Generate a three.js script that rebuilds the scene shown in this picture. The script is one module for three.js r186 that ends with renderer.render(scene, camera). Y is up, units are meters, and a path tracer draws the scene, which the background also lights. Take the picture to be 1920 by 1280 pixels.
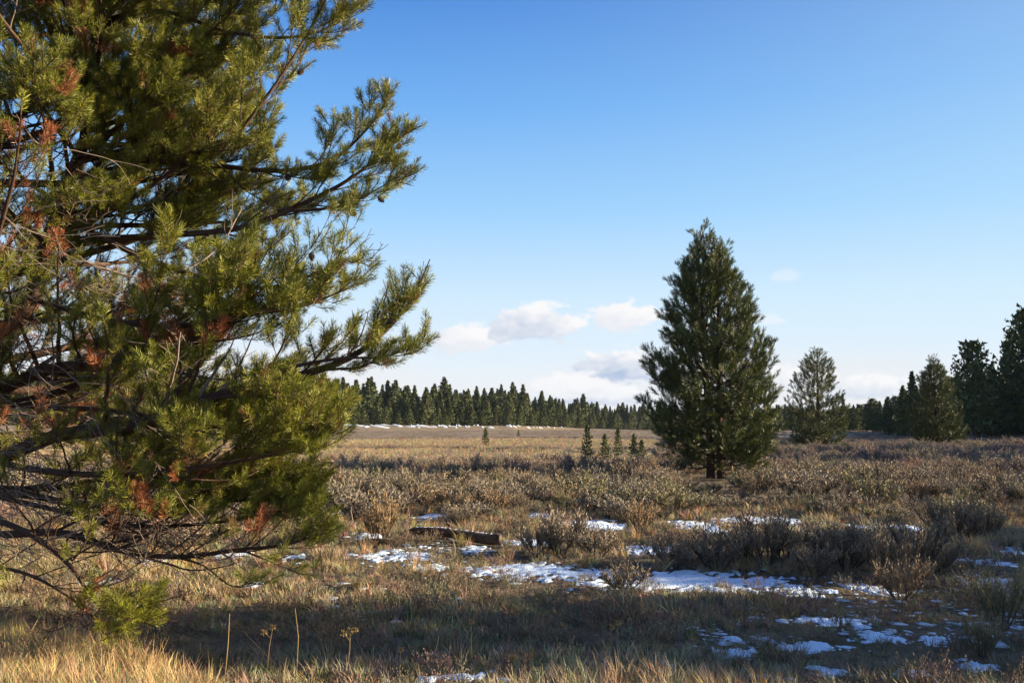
import * as THREE from 'three';
import { ImprovedNoise } from 'three/addons/math/ImprovedNoise.js';

// ---------------------------------------------------------------- camera, sun, sky, exposure
const EYE = 1.6, FOV = 38, PITCH = THREE.MathUtils.degToRad(4.7);
const SUN_AZ = THREE.MathUtils.degToRad(88), SUN_EL = THREE.MathUtils.degToRad(15);
const EXPOSURE = 3.0, SUN_INTENSITY = 5, SUN_COLOR = [1.0, 0.81, 0.54];
const scene = new THREE.Scene();
const camera = new THREE.PerspectiveCamera(FOV, 1920 / 1280, 0.05, 9000);
camera.position.set(0, EYE, 0);
camera.rotation.set(PITCH, 0, 0);
const renderer = new THREE.WebGLRenderer({ antialias: true });
renderer.setSize(1920, 1280);
renderer.toneMapping = THREE.LinearToneMapping;
renderer.toneMappingExposure = EXPOSURE;
renderer.shadowMap.enabled = true;
const SUN = new THREE.Vector3(Math.sin(SUN_AZ) * Math.cos(SUN_EL), Math.sin(SUN_EL), -Math.cos(SUN_AZ) * Math.cos(SUN_EL));
const sun = new THREE.DirectionalLight(new THREE.Color().setRGB(...SUN_COLOR), SUN_INTENSITY);
sun.name = 'sun';
sun.position.copy(SUN).multiplyScalar(200);
sun.castShadow = true;
Object.assign(sun.shadow.camera, { left: -120, right: 120, top: 120, bottom: -120, near: 1, far: 500 });
sun.shadow.mapSize.set(4096, 4096);
scene.add(sun, sun.target);

// ---------------------------------------------------------------- helpers
function rng(seed) { let s = seed | 0; return () => { s = (s + 0x6d2b79f5) | 0; let t = Math.imul(s ^ (s >>> 15), 1 | s); t = (t + Math.imul(t ^ (t >>> 7), 61 | t)) ^ t; return ((t ^ (t >>> 14)) >>> 0) / 4294967296; }; }
const PN = new ImprovedNoise();
const nz = (x, y, z = 0.37) => PN.noise(x, y, z);
const fbm = (x, y, o = 4, z = 0.37) => { let a = 1, s = 0, n = 0; for (let i = 0; i < o; i++) { s += a * nz(x, y, z + i * 7.1); n += a; a *= 0.5; x *= 2.03; y *= 2.03; } return s / n; };
const { lerp, clamp, smoothstep } = THREE.MathUtils;
const V = (x, y, z) => new THREE.Vector3(x, y, z);
const DEG = Math.PI / 180;
function curve(stops, x) { // piecewise linear over [[x, value or array]...]
  if (x <= stops[0][0]) return stops[0][1];
  for (let i = 1; i < stops.length; i++) if (x <= stops[i][0]) {
    const t = (x - stops[i - 1][0]) / (stops[i][0] - stops[i - 1][0]), a = stops[i - 1][1], b = stops[i][1];
    return Array.isArray(a) ? a.map((v, k) => lerp(v, b[k], t)) : lerp(a, b, t);
  }
  return stops[stops.length - 1][1];
}
// a direction and a point in the place, from where the survey photograph shows it
const FPX = 640 / Math.tan(FOV * DEG / 2);
function ray(px, py) {
  const u = (px - 960) / FPX, v = (640 - py) / FPX;
  return V(u, v * Math.cos(PITCH) + Math.sin(PITCH), v * Math.sin(PITCH) - Math.cos(PITCH));
}
function at(px, py, depth) { const r = ray(px, py); return r.multiplyScalar(depth / -r.z).add(V(0, EYE, 0)); }
function ground(px, py) { let p = at(px, py, 10); for (let i = 0, h = 0; i < 6; i++) { const r = ray(px, py), t = (h - EYE) / r.y; p = r.multiplyScalar(t).add(V(0, EYE, 0)); h = hgt(p.x, p.z); } p.y = hgt(p.x, p.z); return p; }
const onGround = (px, depth) => { const x = (px - 960) / FPX * depth / (Math.cos(PITCH)); return V(x, hgt(x, -depth), -depth); };

const names = new Map();
function numbered(name) { const n = names.get(name) || 0; names.set(name, n + 1); return n ? `${name}_${String(n).padStart(3, '0')}` : name; }
function tag(o, label, category, group, kind) {
  if (label) o.userData.label = label;
  if (category) o.userData.category = category;
  if (group) o.userData.group = group;
  if (kind) o.userData.kind = kind;
  return o;
}
function shade(o) { o.castShadow = true; o.receiveShadow = true; return o; }
function thing(name, label, category, pos, turn = 0, group) {
  const g = new THREE.Group(); g.name = numbered(name);
  if (pos) g.position.copy(pos);
  g.rotation.y = turn; scene.add(g);
  return tag(g, label, category, group);
}
class MB {
  constructor() { this.p = []; this.n = []; this.u = []; this.c = []; this.i = []; }
  vert(p, n, u, v, c) { this.p.push(p.x, p.y, p.z); if (n) this.n.push(n.x, n.y, n.z); this.u.push(u, v); if (c) this.c.push(...c); return this.p.length / 3 - 1; }
  tri(a, b, c, col) { // flat triangle
    const n = b.clone().sub(a).cross(c.clone().sub(a)).normalize(), k = this.vert(a, n, 0, 0, col);
    this.vert(b, n, 1, 0, col); this.vert(c, n, 0.5, 1, col); this.i.push(k, k + 1, k + 2);
  }
  tube(pts, radii, sides = 6, cap = true, col) {
    const N = pts.length; if (N < 2) return;
    let T = pts[1].clone().sub(pts[0]).normalize(), X = Math.abs(T.y) < 0.9 ? V(0, 1, 0) : V(1, 0, 0);
    X = X.sub(T.clone().multiplyScalar(X.dot(T))).normalize();
    let len = 0; const base = this.p.length / 3;
    for (let k = 0; k < N; k++) {
      T = pts[Math.min(k + 1, N - 1)].clone().sub(pts[Math.max(k - 1, 0)]).normalize();
      X.sub(T.clone().multiplyScalar(X.dot(T))).normalize();
      const Y = T.clone().cross(X), r = radii[k];
      if (k) len += pts[k].distanceTo(pts[k - 1]);
      for (let s = 0; s <= sides; s++) {
        const a = s / sides * 2 * Math.PI, n = X.clone().multiplyScalar(Math.cos(a)).add(Y.clone().multiplyScalar(Math.sin(a)));
        this.vert(pts[k].clone().addScaledVector(n, r), n, s / sides * Math.max(0.05, 6.28 * radii[0]), len, col);
      }
    }
    for (let k = 0; k < N - 1; k++) for (let s = 0; s < sides; s++) { const a = base + k * (sides + 1) + s, b = a + sides + 1; this.i.push(a, a + 1, b, a + 1, b + 1, b); }
    if (cap) for (const k of [0, N - 1]) {
      const c = this.vert(pts[k], T.clone().multiplyScalar(k ? 1 : -1), 0, 0, col), o = base + k * (sides + 1);
      for (let s = 0; s < sides; s++) k ? this.i.push(c, o + s, o + s + 1) : this.i.push(c, o + s + 1, o + s);
    }
  }
  geo() {
    const g = new THREE.BufferGeometry();
    g.setAttribute('position', new THREE.Float32BufferAttribute(this.p, 3));
    g.setAttribute('uv', new THREE.Float32BufferAttribute(this.u, 2));
    if (this.c.length === this.p.length) g.setAttribute('color', new THREE.Float32BufferAttribute(this.c, 3));
    g.setIndex(this.i);
    if (this.n.length === this.p.length) g.setAttribute('normal', new THREE.Float32BufferAttribute(this.n, 3)); else g.computeVertexNormals();
    return g;
  }
  mesh(name, mat, parent) { const m = shade(new THREE.Mesh(this.geo(), mat)); m.name = parent === scene ? numbered(name) : name; parent.add(m); return m; }
}
function instanced(name, geo, mat, list, parent) { // list of {m: Matrix4, c?: [r, g, b]}
  const im = shade(new THREE.InstancedMesh(geo, mat, list.length)); im.name = parent === scene ? numbered(name) : name;
  const c = new THREE.Color();
  list.forEach((e, k) => { im.setMatrixAt(k, e.m); if (e.c) im.setColorAt(k, c.setRGB(...e.c)); });
  parent.add(im); return im;
}
function place(p, turn, sx, sy = sx, sz = sx, tiltX = 0, tiltZ = 0) { return new THREE.Matrix4().compose(p, new THREE.Quaternion().setFromEuler(new THREE.Euler(tiltX, turn, tiltZ, 'YXZ')), V(sx, sy, sz)); }
const UPV = V(0, 1, 0);
function along(p, dir, roll, s) { const q = new THREE.Quaternion().setFromUnitVectors(UPV, dir).multiply(new THREE.Quaternion().setFromAxisAngle(UPV, roll)); return new THREE.Matrix4().compose(p, q, V(s, s, s)); }

// ---------------------------------------------------------------- sky: clear evening air, brighter towards the sun, with low clouds
{
  const W = 4096, H = 2048, data = new Float32Array(W * H * 4);
  const AIR = [[0, [0.90, 0.93, 0.97]], [3, [0.81, 0.90, 0.99]], [7, [0.65, 0.84, 1.0]], [12, [0.35, 0.65, 1.0]], [18, [0.165, 0.44, 0.91]], [24, [0.072, 0.26, 0.73]], [40, [0.022, 0.10, 0.42]], [90, [0.008, 0.048, 0.27]]];
  // clouds: azimuth, elevation (degrees), half width, half height, strength, darkness of the underside
  const dirOf = (px, py) => { const r = ray(px, py).normalize(); return [Math.atan2(r.x, -r.z) / DEG, Math.asin(r.y) / DEG]; };
  const clouds = [];
  const cloud = (px, py, w, h, s, d) => clouds.push([...dirOf(px, py), w / FPX / DEG, h / FPX / DEG, s, d]);
  cloud(868, 638, 80, 30, 1.0, 0.3); cloud(1004, 610, 88, 40, 1.1, 0.6); cloud(1170, 598, 62, 31, 1.1, 0.25);
  cloud(1190, 690, 105, 34, 1.0, 0.85); cloud(1040, 722, 50, 20, 0.9, 0.1); cloud(1080, 720, 50, 18, 0.95, 0.1); cloud(1160, 738, 36, 16, 1.0, 0.15);
  cloud(1625, 730, 72, 24, 1.1, 0.5); cloud(1475, 518, 20, 12, 0.3, 0); cloud(1440, 600, 26, 11, 0.4, 0); cloud(1480, 708, 70, 26, 0.9, 0.3);
  cloud(660, 655, 70, 34, 0.8, 0.3); cloud(330, 690, 140, 30, 0.9, 0.4); cloud(1130, 752, 160, 10, 0.7, 0.9);
  const r = rng(5);
  for (let k = 0; k < 46; k++) { const az = 32 + r() * 296; clouds.push([az > 180 ? az - 360 : az, 1.5 + r() * 5.5, 2 + r() * 3, 0.6 + r() * 0.9, 0.7 + r() * 0.4, r() * 0.6]); }
  for (let y = 0; y < H; y++) {
    const el = ((y + 0.5) / H - 0.5) * 180, e = Math.max(0, el), base = curve(AIR, e);
    const near = clouds.filter((c) => Math.abs(el - c[1]) < c[3] * 2.6);
    const sy = Math.sin(el * DEG), cy = Math.cos(el * DEG);
    for (let x = 0; x < W; x++) {
      const a = ((x + 0.5) / W - 0.5) * 2 * Math.PI, dx = Math.cos(a) * cy, dz = Math.sin(a) * cy;
      const cosg = dx * SUN.x + sy * SUN.y + dz * SUN.z, az = Math.atan2(dx, -dz) / DEG;
      const g = smoothstep(cosg, -0.35, 1.05), glow = 0.36 * Math.min(g, 0.8) ** 2 * 1.35 + 0.01;
      let R = lerp(base[0], 0.66, glow), G = lerp(base[1], 0.90, glow), B = lerp(base[2], 1.0, glow);
      // pale haze with a warm tint low over the horizon, uneven along it
      if (e < 9 && el > -1) {
        const band = 0.85 * (1 - smoothstep(e + 1.1 * fbm(az * 0.05, e * 0.4, 3, 9.2) * 2, 1.6, 5.2)) * (0.62 + 0.38 * smoothstep(fbm(az * 0.045 + 3, 1.5, 2, 2.2), -0.3, 0.3));
        R = lerp(R, 0.88, band); G = lerp(G, 0.86, band); B = lerp(B, 0.86, band);
      }
      for (const c of near) {
        let da = az - c[0]; da -= 360 * Math.round(da / 360); const u = da / c[2], v = (el - c[1]) / c[3];
        if (Math.abs(u) > 2.2) continue;
        const w1 = fbm(az * 0.55, el * 1.3, 5, c[0] * 0.13), w2 = fbm(az * 1.7 + 9, el * 3.2, 4, c[1]);
        const flat = v < 0 ? 1.35 : 1;
        const rr = Math.sqrt(u * u + v * v * flat * flat) - 0.95 * w1 - 0.6 * w2 - 0.14;
        const den = smoothstep(1.02 - rr, 0, 0.36) * clamp(c[4], 0, 1);
        if (den <= 0) continue;
        const lit = clamp(0.5 + 0.55 * v + 0.3 * u + 0.9 * w1 + 0.5 * w2, 0, 1), sh = c[5] * (1 - lit);
        R = lerp(R, lerp(0.97, 0.34, sh), den); G = lerp(G, lerp(0.965, 0.47, sh), den); B = lerp(B, lerp(0.975, 0.70, sh), den);
      }
      const o = (y * W + x) * 4;
      if (el < -1) { R = 0.16; G = 0.14; B = 0.12; }
      data[o] = R / EXPOSURE; data[o + 1] = G / EXPOSURE; data[o + 2] = B / EXPOSURE; data[o + 3] = 1;
    }
  }
  const sky = new THREE.DataTexture(data, W, H, THREE.RGBAFormat, THREE.FloatType);
  sky.mapping = THREE.EquirectangularReflectionMapping; sky.colorSpace = THREE.LinearSRGBColorSpace; sky.magFilter = sky.minFilter = THREE.LinearFilter; sky.needsUpdate = true;
  scene.background = sky; scene.environment = sky;
}
scene.fog = new THREE.FogExp2(new THREE.Color().setRGB(0.62, 0.78, 1.0), 0.00006);

// ---------------------------------------------------------------- textures and materials
function noiseTexture(size, f, color) { // f(u, v) of a tiling square
  const data = new Uint8Array(size * size * 4);
  for (let y = 0; y < size; y++) for (let x = 0; x < size; x++) { const c = f(x / size, y / size), o = (y * size + x) * 4; for (let k = 0; k < 3; k++) data[o + k] = clamp(255 * (Array.isArray(c) ? c[k] : c), 0, 255); data[o + 3] = 255; }
  const t = new THREE.DataTexture(data, size, size); t.wrapS = t.wrapT = THREE.RepeatWrapping; t.magFilter = t.minFilter = THREE.LinearFilter; if (color) t.colorSpace = THREE.SRGBColorSpace; t.needsUpdate = true; return t;
}
const tileNoise = (u, v, fu, fv, z) => { // blends shifted copies so that the square tiles
  const a = fbm(u * fu, v * fv, 4, z), b = fbm((u - 1) * fu, v * fv, 4, z), c = fbm(u * fu, (v - 1) * fv, 4, z), d = fbm((u - 1) * fu, (v - 1) * fv, 4, z);
  return lerp(lerp(a, b, u), lerp(c, d, u), v);
};
const barkBump = noiseTexture(256, (u, v) => { const n = tileNoise(u, v, 22, 5, 3.1); return 0.5 + 0.9 * n; });
barkBump.repeat.set(3, 3);
const barkMap = noiseTexture(256, (u, v) => { const n = tileNoise(u, v, 20, 5, 5.7), m = tileNoise(u, v, 5, 3, 1.3), t = clamp(0.5 + 0.9 * n + 0.3 * m, 0, 1); return [lerp(0.24, 0.52, t), lerp(0.185, 0.40, t), lerp(0.15, 0.32, t)]; }, true);
barkMap.repeat.set(3, 3);
const soilMap = noiseTexture(1024, (u, v) => { const n = tileNoise(u, v, 34, 34, 8.8), m = tileNoise(u, v, 9, 9, 4.4), k = tileNoise(u, v, 120, 120, 2.4); const t = clamp(0.5 + 0.75 * n + 0.5 * m + 0.6 * k, 0, 1); return [lerp(0.62, 1.0, t), lerp(0.59, 0.97, t), lerp(0.54, 0.92, t)]; }, true);
const snowMap = noiseTexture(512, (u, v) => { const n = tileNoise(u, v, 16, 16, 2.2), m = tileNoise(u, v, 60, 60, 7.4), t = smoothstep(0.6 * n + 0.8 * m, 0.12, 0.5); return [lerp(1, 0.72, t), lerp(1, 0.67, t), lerp(1, 0.6, t)]; }, true);
const soilBump = noiseTexture(512, (u, v) => 0.5 + 0.5 * tileNoise(u, v, 50, 50, 1.9) + 0.3 * tileNoise(u, v, 14, 14, 6.6));
const std = (o) => new THREE.MeshStandardMaterial({ roughness: 0.9, metalness: 0, side: THREE.DoubleSide, ...o });
const rgb = (r, g, b) => new THREE.Color().setRGB(r, g, b);
const M = {
  bark: std({ map: barkMap, bumpMap: barkBump, bumpScale: 0.012, color: rgb(0.62, 0.56, 0.52) }),
  barkRed: std({ map: barkMap, bumpMap: barkBump, bumpScale: 0.01, color: rgb(0.95, 0.7, 0.55) }),
  twig: std({ color: rgb(0.10, 0.065, 0.04) }),
  deadTwig: std({ color: rgb(0.22, 0.17, 0.135) }),
  needle: std({ color: rgb(1, 1, 1), roughness: 0.48 }),
  grass: std({ color: rgb(1, 1, 1), roughness: 0.7 }),
  sage: std({ vertexColors: true, roughness: 0.9 }),
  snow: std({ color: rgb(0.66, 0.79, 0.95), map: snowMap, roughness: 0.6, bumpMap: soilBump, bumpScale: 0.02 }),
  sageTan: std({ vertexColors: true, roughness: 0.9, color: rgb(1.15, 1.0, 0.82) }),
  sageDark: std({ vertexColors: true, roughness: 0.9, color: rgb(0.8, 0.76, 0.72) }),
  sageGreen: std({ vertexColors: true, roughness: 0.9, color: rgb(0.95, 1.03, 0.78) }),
  ground: std({ map: soilMap, bumpMap: soilBump, bumpScale: 0.05, vertexColors: true, roughness: 1 }),
  farCrown: std({ vertexColors: true, roughness: 0.9 }),
  cone: std({ color: rgb(0.075, 0.045, 0.028) }),
  hill: std({ vertexColors: true, roughness: 1 }),
};

// ---------------------------------------------------------------- ground
function hgt(x, z) {
  const d = Math.hypot(x, z);
  let h = 0.07 * nz(x * 0.31, z * 0.31, 1.2) + 0.045 * nz(x * 0.9, z * 0.9, 4.2) + (d < 60 ? 0.02 * nz(x * 2.6, z * 2.6, 7.7) : 0);
  h -= 0.006 * Math.max(0, d - 200) * (1 - smoothstep(d, 420, 700));
  h += 0.16 * smoothstep(d, 20, 60) * nz(x * 0.05, z * 0.05, 3.3);
  // the low bank under the far wood on the left
  const az = Math.atan2(x, -z) / DEG, edge = bankAt(az);
  h += 1.25 * smoothstep(d, edge - 16, edge + 4) * (1 - smoothstep(az, 0.5, 8)) * (z < 0 ? 1 : 0);
  return h;
}
function bankAt(az) { return curve([[-60, 190], [-27, 195], [-9, 212], [0, 255], [4, 330], [8, 400]], az); }
// the open grass strips between the sagebrush
function grassStrip(x, z) {
  const d = -z, w = 1.8 * nz(x * 0.07, 2.2) + 1.2 * nz(x * 0.21, 7.2), band = (lo, hi) => smoothstep(d + w, lo - 1.5, lo + 1.5) * (1 - smoothstep(d + w, hi - 1.5, hi + 1.5));
  return Math.max(band(43 + 0.1 * x, 61), band(69, 96 + 0.2 * x)) * (1 - smoothstep(x / d, 0.1, 0.17));
}
{
  const R = [0.15]; while (R[R.length - 1] < 4200) R.push(R[R.length - 1] < 1.5 ? R[R.length - 1] + 0.15 : R[R.length - 1] * 1.022);
  const A = []; for (let k = 0; k < 330; k++) A.push(-38 + 76 * k / 330); for (let k = 0; k < 120; k++) A.push(38 + 284 * k / 120);
  const b = new MB(), n = A.length;
  const soil = [0.115, 0.088, 0.058], straw = [0.34, 0.245, 0.125], grey = [0.30, 0.245, 0.185], forest = [0.06, 0.05, 0.03];
  for (const r of R) for (const a of A) {
    const x = r * Math.sin(a * DEG), z = -r * Math.cos(a * DEG);
    const m = 0.5 + 0.9 * fbm(x * 0.25, z * 0.25, 4, 5.5);
    let c = soil.map((s, k) => lerp(s, straw[k] * 0.62, clamp(m, 0, 1)));
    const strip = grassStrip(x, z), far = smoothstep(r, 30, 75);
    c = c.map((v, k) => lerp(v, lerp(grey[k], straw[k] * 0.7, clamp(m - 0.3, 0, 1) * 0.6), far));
    c = c.map((v, k) => lerp(v, straw[k] * (0.9 + 0.3 * m), strip * 0.9));
    const wood = smoothstep(r, bankAt(a > 180 ? a - 360 : a) + 6, bankAt(a > 180 ? a - 360 : a) + 16);
    c = c.map((v, k) => lerp(v, forest[k], wood));
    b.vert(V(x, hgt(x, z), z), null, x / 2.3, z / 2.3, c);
  }
  for (let k = 0; k < R.length - 1; k++) for (let s = 0; s < n; s++) { const a = k * n + s, a1 = k * n + (s + 1) % n; b.i.push(a, a1, a + n, a1, a1 + n, a + n); }
  tag(b.mesh('ground', M.ground, scene), 'flat winter meadow of dry grass and bare soil', 'ground', null, 'structure');
}
{ // far blue hill behind the woods
  const b = new MB(), rr = rng(44), n = 220;
  for (let k = 0; k <= n; k++) for (let j = 0; j < 8; j++) {
    const az = -60 + 120 * k / n, t = j / 7, d = 2500 + 900 * t, top = 34 + 34 * fbm(az * 0.06, 3.1, 3) * 2 + 12 * smoothstep(az, 4, 9) - 10 * smoothstep(az, 17, 22);
    const y = -6 + Math.max(6, top) * Math.sin(t * Math.PI * 0.5) + 2.2 * nz(az * 3, j) * t, c = 0.8 + 0.4 * rr();
    b.vert(V(d * Math.sin(az * DEG), y, -d * Math.cos(az * DEG)), null, 0, 0, [0.035 * c, 0.05 * c, 0.035 * c]);
  }
  for (let k = 0; k < n; k++) for (let j = 0; j < 7; j++) { const a = k * 8 + j; b.i.push(a, a + 8, a + 1, a + 1, a + 8, a + 9); }
  tag(b.mesh('hills', M.hill, scene), 'low wooded blue hill on the horizon behind the pines', 'hills', null, 'structure');
}

// ---------------------------------------------------------------- conifers that grow from limbs
function shootGeo(seed, len, needles, nl, nw, spread) { // a twig end with its brush of needles, along +y
  const b = new MB(), r = rng(seed);
  for (let k = 0; k < needles; k++) {
    const t = Math.pow(r(), 0.8), a = r() * 6.283, tip = Math.pow(t, 2), an = lerp(spread * 1.25, spread * 0.5, tip) * (0.55 + 0.9 * r()) * DEG;
    const d = V(Math.cos(a) * Math.sin(an), Math.cos(an), Math.sin(a) * Math.sin(an)), L = nl * (0.75 + 0.4 * r()), o = V(0, len * t, 0);
    const s = d.clone().cross(V(r() - 0.5, r() - 0.5, r() - 0.5)).normalize().multiplyScalar(nw * 0.5), m = o.clone().addScaledVector(d, L * 0.55);
    const tipP = o.clone().addScaledVector(d, L).add(V(0, L * 0.08, 0));
    b.tri(o.clone().sub(s.clone().multiplyScalar(0.8)), o.clone().add(s.clone().multiplyScalar(0.8)), tipP);
    b.tri(m.clone().sub(s), m.clone().add(s), tipP.clone().lerp(m, -0.05));
  }
  return b.geo();
}
function bend(start, dir, len, step, r, up, wob) { // a wandering, upturning twig path
  const pts = [start.clone()], d = dir.clone().normalize(), n = Math.max(2, Math.ceil(len / step)); let p = start.clone();
  for (let k = 0; k < n; k++) { d.add(V((r() - 0.5) * wob, (r() - 0.5) * wob + up * (k / n), (r() - 0.5) * wob)).normalize(); p = p.clone().addScaledVector(d, len / n); pts.push(p); }
  return pts;
}
const pointOn = (pts, t) => { const f = clamp(t, 0, 0.9999) * (pts.length - 1), i = Math.floor(f); return pts[i].clone().lerp(pts[i + 1], f - i); };
const dirOn = (pts, t) => { const i = Math.min(pts.length - 2, Math.floor(clamp(t, 0, 0.9999) * (pts.length - 1))); return pts[i + 1].clone().sub(pts[i]).normalize(); };
const lenOf = (pts) => { let s = 0; for (let k = 1; k < pts.length; k++) s += pts[k].distanceTo(pts[k - 1]); return s; };
// dress a limb with side branches, twigs and shoots; o: {r, side, twig, shoot, bare, dead, leafy}
function dress(limb, radius, o, wood, shoots, dead) {
  const r = o.r, L = lenOf(limb);
  const N = limb.length;
  wood.tube(limb, limb.map((_, k) => Math.max(o.minR, radius * Math.pow(1 - k / N, 0.85))), o.sides || 6, false);
  const axis = dirOn(limb, 0.5), lat0 = axis.clone().cross(UPV).normalize();
  const leaves = (pts, from, dens, s0) => {
    const l = lenOf(pts), n = Math.max(1, Math.round(l * (1 - from) / o.shoot * dens));
    for (let k = 0; k < n; k++) {
      const t = lerp(from, 1, (k + r()) / n), p = pointOn(pts, t), d = dirOn(pts, t);
      if (o.keep && !o.keep(p, r)) continue;
      const out = V(r() - 0.5, (r() - 0.5) * 0.9 + 0.55, r() - 0.5).normalize();
      shoots.push({ p, d: d.multiplyScalar(0.85).addScaledVector(out, 0.75).normalize(), s: s0 * (0.6 + 0.75 * r()) });
    }
    const e = pts[pts.length - 1]; if (!o.keep || o.keep(e, r)) shoots.push({ p: e, d: dirOn(pts, 1).addScaledVector(UPV, 0.25).normalize(), s: s0 * 1.12 });
  };
  let sgn = 1, s = L * o.bareWood * (0.7 + 0.5 * r());
  while (s < L * 0.97) {
    const t = s / L, p = pointOn(limb, t), d = dirOn(limb, t); sgn = -sgn;
    const lat = lat0.clone().multiplyScalar(sgn).applyAxisAngle(axis, (r() - 0.5) * 1.7);
    const bd = d.clone().multiplyScalar(0.75).addScaledVector(lat, 0.8).addScaledVector(UPV, 0.1 + 0.15 * r()).normalize();
    const bl = (o.sideLen * (L - s) + 0.12 * o.scale) * (0.65 + 0.6 * r());
    const bp = bend(p, bd, bl, o.step, r, o.up, 0.28), isDead = r() < o.dead * (1 - t);
    const rad = Math.max(o.minR, radius * 0.42 * Math.pow(1 - t, 0.7));
    const target = isDead ? dead : wood;
    target.tube(bp, bp.map((_, k) => Math.max(o.minR * 0.8, rad * (1 - 0.8 * k / bp.length))), 4, false);
    let q = bl * lerp(0.5, 0.12, t), sg2 = 1;
    while (q < bl * 0.95) {
      const tt = q / bl, pp = pointOn(bp, tt), dd = dirOn(bp, tt); sg2 = -sg2;
      const l2 = dd.clone().cross(UPV).normalize().multiplyScalar(sg2).applyAxisAngle(dd, (r() - 0.5) * 2.2);
      const tl = (0.30 * (bl - q) + 0.07 * o.scale) * (0.6 + 0.7 * r());
      const tp = bend(pp, dd.clone().multiplyScalar(0.8).addScaledVector(l2, 0.75).addScaledVector(UPV, 0.15).normalize(), tl, o.step, r, o.up * 1.4, 0.35);
      target.tube(tp, tp.map((_, k) => o.minR * (0.85 - 0.35 * k / tp.length)), 3, false);
      if (!isDead) leaves(tp, o.tuft || 0.25, 1, 1);
      q += o.twig * (0.7 + 0.6 * r());
    }
    if (!isDead) leaves(bp, lerp(0.62, 0.3, t), 1, 1);
    s += o.side * (0.7 + 0.6 * r());
  }
  leaves(limb, 0.72, 1, 1.05);
}
function needlesOf(shoots, geos, tint, r, parent, size, dead) {
  const lists = geos.map(() => []);
  for (const s of shoots) { const k = Math.floor(r() * geos.length), v = 0.7 + 0.6 * r(), c = tint(s, r); lists[k].push({ m: along(s.p, s.d, r() * 6.28, s.s * size), c: c.map((x) => x * v) }); }
  geos.forEach((g, k) => { if (lists[k].length) tag(instanced('needles', g, M.needle, lists[k], parent), null, null, null, 'stuff'); });
}

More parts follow.
